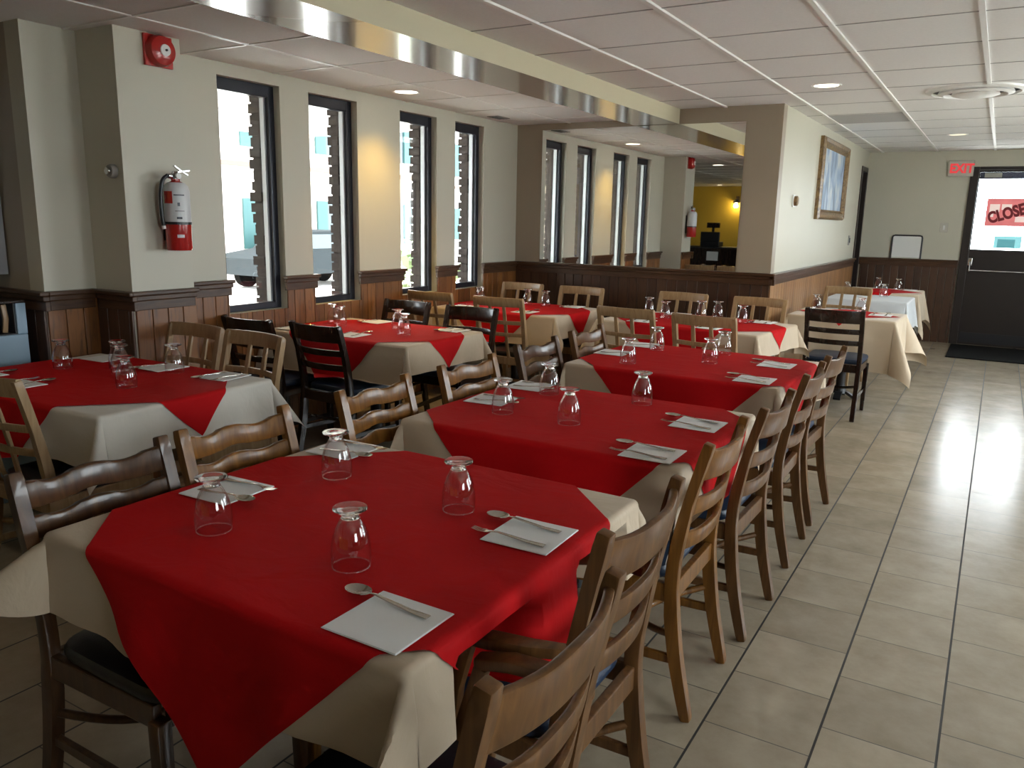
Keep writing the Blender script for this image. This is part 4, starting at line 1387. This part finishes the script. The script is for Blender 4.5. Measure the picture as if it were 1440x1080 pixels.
# recessed downlights
def downlight(x, y, z, label, on='lampwarm', r=0.085):
    t = thing('ceiling_downlight', label, 'ceiling light', (x, y, z), 0, 'recessed downlights')
    bm = bmesh.new(); lathe(bm, [(r + 0.018, 0.0), (r + 0.014, -0.007), (r, -0.004), (r - 0.004, -0.001)], 36)
    obj('trim_ring', bm, M['tbar'], t, True)
    bm = bmesh.new(); lathe(bm, [(r - 0.002, -0.0022), (r * 0.6, -0.0034), (0, -0.004)], 36)
    obj('lens', bm, M[on], t, True)
    return t
DL = [(-3.87, 4.86, ZL, 'glowing downlight between the second and third windows', 'lampwarm'),
      (-1.19, 6.23, ZC, 'bright downlight in the main ceiling before the picture wall', 'lampwarm'),
      (-0.53, 9.96, ZC, 'dim downlight in the main ceiling toward the exit door', 'lampdim'),
      (-3.97, 1.18, ZL, 'downlight above the left recess, seen in the mirror', 'lampwarm'),
      (-5.95, -5.4, ZL, 'downlight before the yellow wall, seen in the mirror', 'lampwarm')]
for d in DL:
    downlight(*d)
# round diffuser
t = thing('ceiling_diffuser', 'large round air diffuser with concentric rings in the ceiling', 'vent', (-0.285, 6.85, ZC))
bm = bmesh.new(); lathe(bm, [(0.325, 0.0), (0.32, -0.012), (0.285, -0.022), (0.275, -0.006)], 56); obj('outer_ring', bm, M['tbar'], t, True)
bm = bmesh.new(); lathe(bm, [(0.235, -0.005), (0.245, -0.026), (0.205, -0.036), (0.19, -0.012)], 56); obj('middle_ring', bm, M['tbar'], t, True)
bm = bmesh.new(); lathe(bm, [(0.145, -0.012), (0.155, -0.034), (0.12, -0.046), (0.06, -0.046), (0, -0.05)], 56); obj('centre_cone', bm, M['tbar'], t, True)
bm = bmesh.new(); lathe(bm, [(0.28, -0.002), (0, -0.002)], 48); obj('duct_opening', bm, M['duct'], t)
t = thing('ceiling_slot_vent', 'short dark slot vent in the lower ceiling near the mirror', 'vent', (-4.03, 6.39, ZL))
bm = bmesh.new(); box(bm, -0.06, 0.06, -0.10, 0.10, -0.006, 0.0, bev=0.002); obj('vent_frame', bm, M['grey'], t)
bm = bmesh.new()
for k in range(3): box(bm, -0.045 + k * 0.032, -0.025 + k * 0.032, -0.09, 0.09, -0.008, -0.006)
obj('louvre', bm, M['black'], t)

# ------------------------------------------------------------------ left recess and back of the room
t = thing('low_cabinet', 'pale blue low cabinet with open niche at the far left', 'cabinet', (-4.52, 2.0, 0))
bm = bmesh.new()
box(bm, -0.26, 0.26, -0.32, 0.215, 0.0, 0.87, bev=0.006)
box(bm, -0.26, 0.26, 0.165, 0.215, 0.87, 1.03, bev=0.004)
box(bm, -0.26, 0.26, -0.32, -0.27, 0.87, 1.03, bev=0.004)
obj('carcass', bm, M['bluepaint'], t)
obj('back_panel', bx(-0.26, -0.24, -0.27, 0.165, 0.87, 1.03), M['black'], t)
obj('top', bx(-0.27, 0.262, -0.325, 0.215, 1.03, 1.045, bev=0.004), M['darkwood'], t)
obj('niche_lining', bx(-0.239, 0.255, -0.269, 0.164, 0.871, 0.876), M['black'], t)
obj('niche_side', bx(-0.239, 0.250, 0.158, 0.164, 0.876, 1.028), M['black'], t)
bm = bmesh.new(); sweep(bm, [(0, 0, 0.0), (0, 0.010, 0.07), (0, 0.003, 0.145)], 0.026, 0.018, (0, 1, 0), bev=0.004)
o = obj('wooden_paddle', bm, M['lightwood'], None, True, loc=(-4.31, 2.125, 0.8775))
tag(o, 'short wooden paddle standing in the niche of the pale blue cabinet', 'paddle')
t = thing('wall_shelf_cabinet', 'pale glazed wall cabinet at the far left edge', 'cabinet', (-4.90, YREC - 0.11, 1.16))
bm = bmesh.new()
box(bm, -0.45, 0.40, -0.10, 0.10, 0, 0.03); box(bm, -0.45, 0.40, -0.10, 0.10, 0.95, 0.98)
box(bm, -0.45, -0.42, -0.10, 0.10, 0.03, 0.95); box(bm, 0.37, 0.40, -0.10, 0.10, 0.03, 0.95); box(bm, -0.42, 0.37, 0.085, 0.10, 0.03, 0.95)
obj('wall_mount', bm, M['alu'], t)
obj('shelf', bx(-0.42, 0.43, -0.12, 0.08, 0.44, 0.455), M['black'], t)
obj('glass', bx(-0.42, 0.37, -0.098, -0.092, 0.03, 0.44), M['pane'], t)

# service counter seen in the mirror
t = thing('service_counter', 'dark service counter before the yellow wall, seen in the mirror', 'counter', (-5.5, -4.5, 0))
obj('front_panel', bx(-0.9, 1.1, -0.3, 0.3, 0, 0.93), M['darkwood'], t)
obj('countertop', bx(-0.95, 1.15, -0.34, 0.34, 0.93, 0.97, bev=0.006), M['black'], t)
t = thing('cash_register', 'black cash register on the service counter, in the mirror', 'cash register', (-5.75, -4.5, 0.97))
obj('body', bx(-0.22, 0.22, -0.17, 0.17, 0, 0.11, bev=0.01), M['black'], t)
bm = bmesh.new(); sweep(bm, [(0, -0.05, 0.11), (0, -0.05, 0.42)], 0.05, 0.05, (1, 0, 0)); obj('pole', bm, M['black'], t)
obj('display', bx(-0.15, 0.15, -0.08, -0.02, 0.42, 0.54, bev=0.008), M['darkwood'], t)
obj('screen', bx(-0.24, 0.20, 0.05, 0.12, 0.11, 0.33, bev=0.01), M['black'], t)
t = thing('menu_card_stand', 'white menu sheet on the counter front, in the mirror', 'menu', (-5.62, -4.19, 0.66))
obj('wall_mount', bx(-0.13, 0.13, 0, 0.012, 0, 0.2), M['paper'], t)
t = thing('glass_display_case', 'glass display case beside the service counter, in the mirror', 'display case', (-6.74, -4.4, 0))
obj('base', bx(-0.18, 0.18, -0.3, 0.3, 0, 0.5), M['alu'], t)
obj('glass', bx(-0.18, 0.18, -0.3, 0.3, 0.5, 0.95), M['pane'], t)
t = thing('wall_lamp', 'brass wall lamp on the yellow wall, seen in the mirror', 'lamp', (-5.68, YB, 2.02))
bm = bmesh.new(); tube(bm, [(0, 0.0, 0.08), (0, 0.08, 0.12), (0, 0.12, 0.06)], 0.012); box(bm, -0.04, 0.04, 0, 0.02, 0.0, 0.14); obj('bracket', bm, M['gilt'], t)
bm = bmesh.new(); lathe(bm, [(0.03, 0.06), (0.06, 0.03), (0.095, -0.02)], 24, Matrix.Translation((0, 0.12, 0))); obj('lamp_shade', bm, M['black'], t, True)
bm = bmesh.new(); lathe(bm, [(0, 0.03), (0.03, 0.0), (0.035, -0.03), (0, -0.045)], 16, Matrix.Translation((0, 0.12, 0))); obj('bulb', bm, M['lampwarm'], t, True)

# ------------------------------------------------------------------ lights
def spot(x, y, z, power, col, size=130, blend=0.9, rad=0.06):
    l = bpy.data.lights.new('downlight_lamp', 'SPOT'); l.energy = power; l.color = col
    l.spot_size = math.radians(size); l.spot_blend = blend; l.shadow_soft_size = rad
    o = bpy.data.objects.new('downlight_lamp', l); link(o); o.location = (x, y, z)
spot(-3.87, 4.86, ZL - 0.02, 45, (1.0, 0.62, 0.13), 110, 0.9)
spot(-1.19, 6.23, ZC - 0.02, 20, (1.0, 0.85, 0.62))
spot(-0.53, 9.96, ZC - 0.02, 6, (1.0, 0.85, 0.55))
spot(-3.97, 1.18, ZL - 0.02, 8, (1.0, 0.82, 0.55))
spot(-5.95, -5.4, ZL - 0.02, 9, (1.0, 0.8, 0.5))
l = bpy.data.lights.new('wall_lamp_bulb', 'POINT'); l.energy = 6; l.color = (1, 0.75, 0.35); l.shadow_soft_size = 0.05
o = bpy.data.objects.new('wall_lamp_bulb', l); link(o); o.location = (-5.68, YB + 0.16, 1.93)

def portal(x, y, z, sx, sy, rot):
    l = bpy.data.lights.new('daylight_portal', 'AREA'); l.shape = 'RECTANGLE'; l.size = sx; l.size_y = sy
    l.cycles.is_portal = True
    o = bpy.data.objects.new('daylight_portal', l); link(o); o.location = (x, y, z); o.rotation_euler = rot
for a, b in WIN:
    portal(XW - 0.13, (a + b) / 2, (WZ0 + WZ1) / 2, WZ1 - WZ0, b - a, (0, -PI / 2, 0))
for a, b in RW:
    portal(XR + 0.16, (a + b) / 2, 1.525, 1.55, b - a, (0, PI / 2, 0))
portal((DX0 + DX1) / 2, YE + 0.2, 1.7, DX1 - DX0, 1.0, (-PI / 2, 0, 0))

w = bpy.data.worlds.new('World'); sc.world = w; w.use_nodes = True
bg = w.node_tree.nodes['Background']
bg.inputs['Color'].default_value = (0.90, 0.955, 1.0, 1)
bg.inputs['Strength'].default_value = 13.0
sun = bpy.data.lights.new('sun', 'SUN'); sun.energy = 16; sun.angle = 0.01; sun.color = (1, 0.96, 0.9)
so = bpy.data.objects.new('sun', sun); link(so); so.rotation_euler = (math.radians(38), 0, 0)

# ------------------------------------------------------------------ camera
Rm = [[0.8553842553211486, 0.5176204796031073, 0.019667609009057674], [0.12150727534818082, -0.1635957401129784, -0.9790160447379543], [-0.5035412175643077, 0.8398246679589354, -0.2028318744712445]]
cam = bpy.data.cameras.new('Camera'); cam.sensor_width = 36; cam.lens = 1119.897 / 1440 * 36
cam.clip_start = 0.05; cam.clip_end = 300
co = bpy.data.objects.new('Camera', cam); link(co)
r, d, f = (Vector(v) for v in Rm)
mw = Matrix(((r.x, -d.x, -f.x, 0), (r.y, -d.y, -f.y, 0), (r.z, -d.z, -f.z, 1.5), (0, 0, 0, 1)))
co.matrix_world = mw
sc.camera = co

sc.view_settings.view_transform = 'Standard'
sc.view_settings.look = 'None'
sc.view_settings.exposure = 0.38
sc.view_settings.gamma = 1.0
try:
    sc.cycles.use_denoising = True
    sc.cycles.caustics_reflective = False
    sc.cycles.caustics_refractive = False
    sc.cycles.sample_clamp_indirect = 6
    sc.cycles.max_bounces = 10
    sc.cycles.diffuse_bounces = 5
    sc.cycles.transparent_max_bounces = 24
except Exception:
    pass
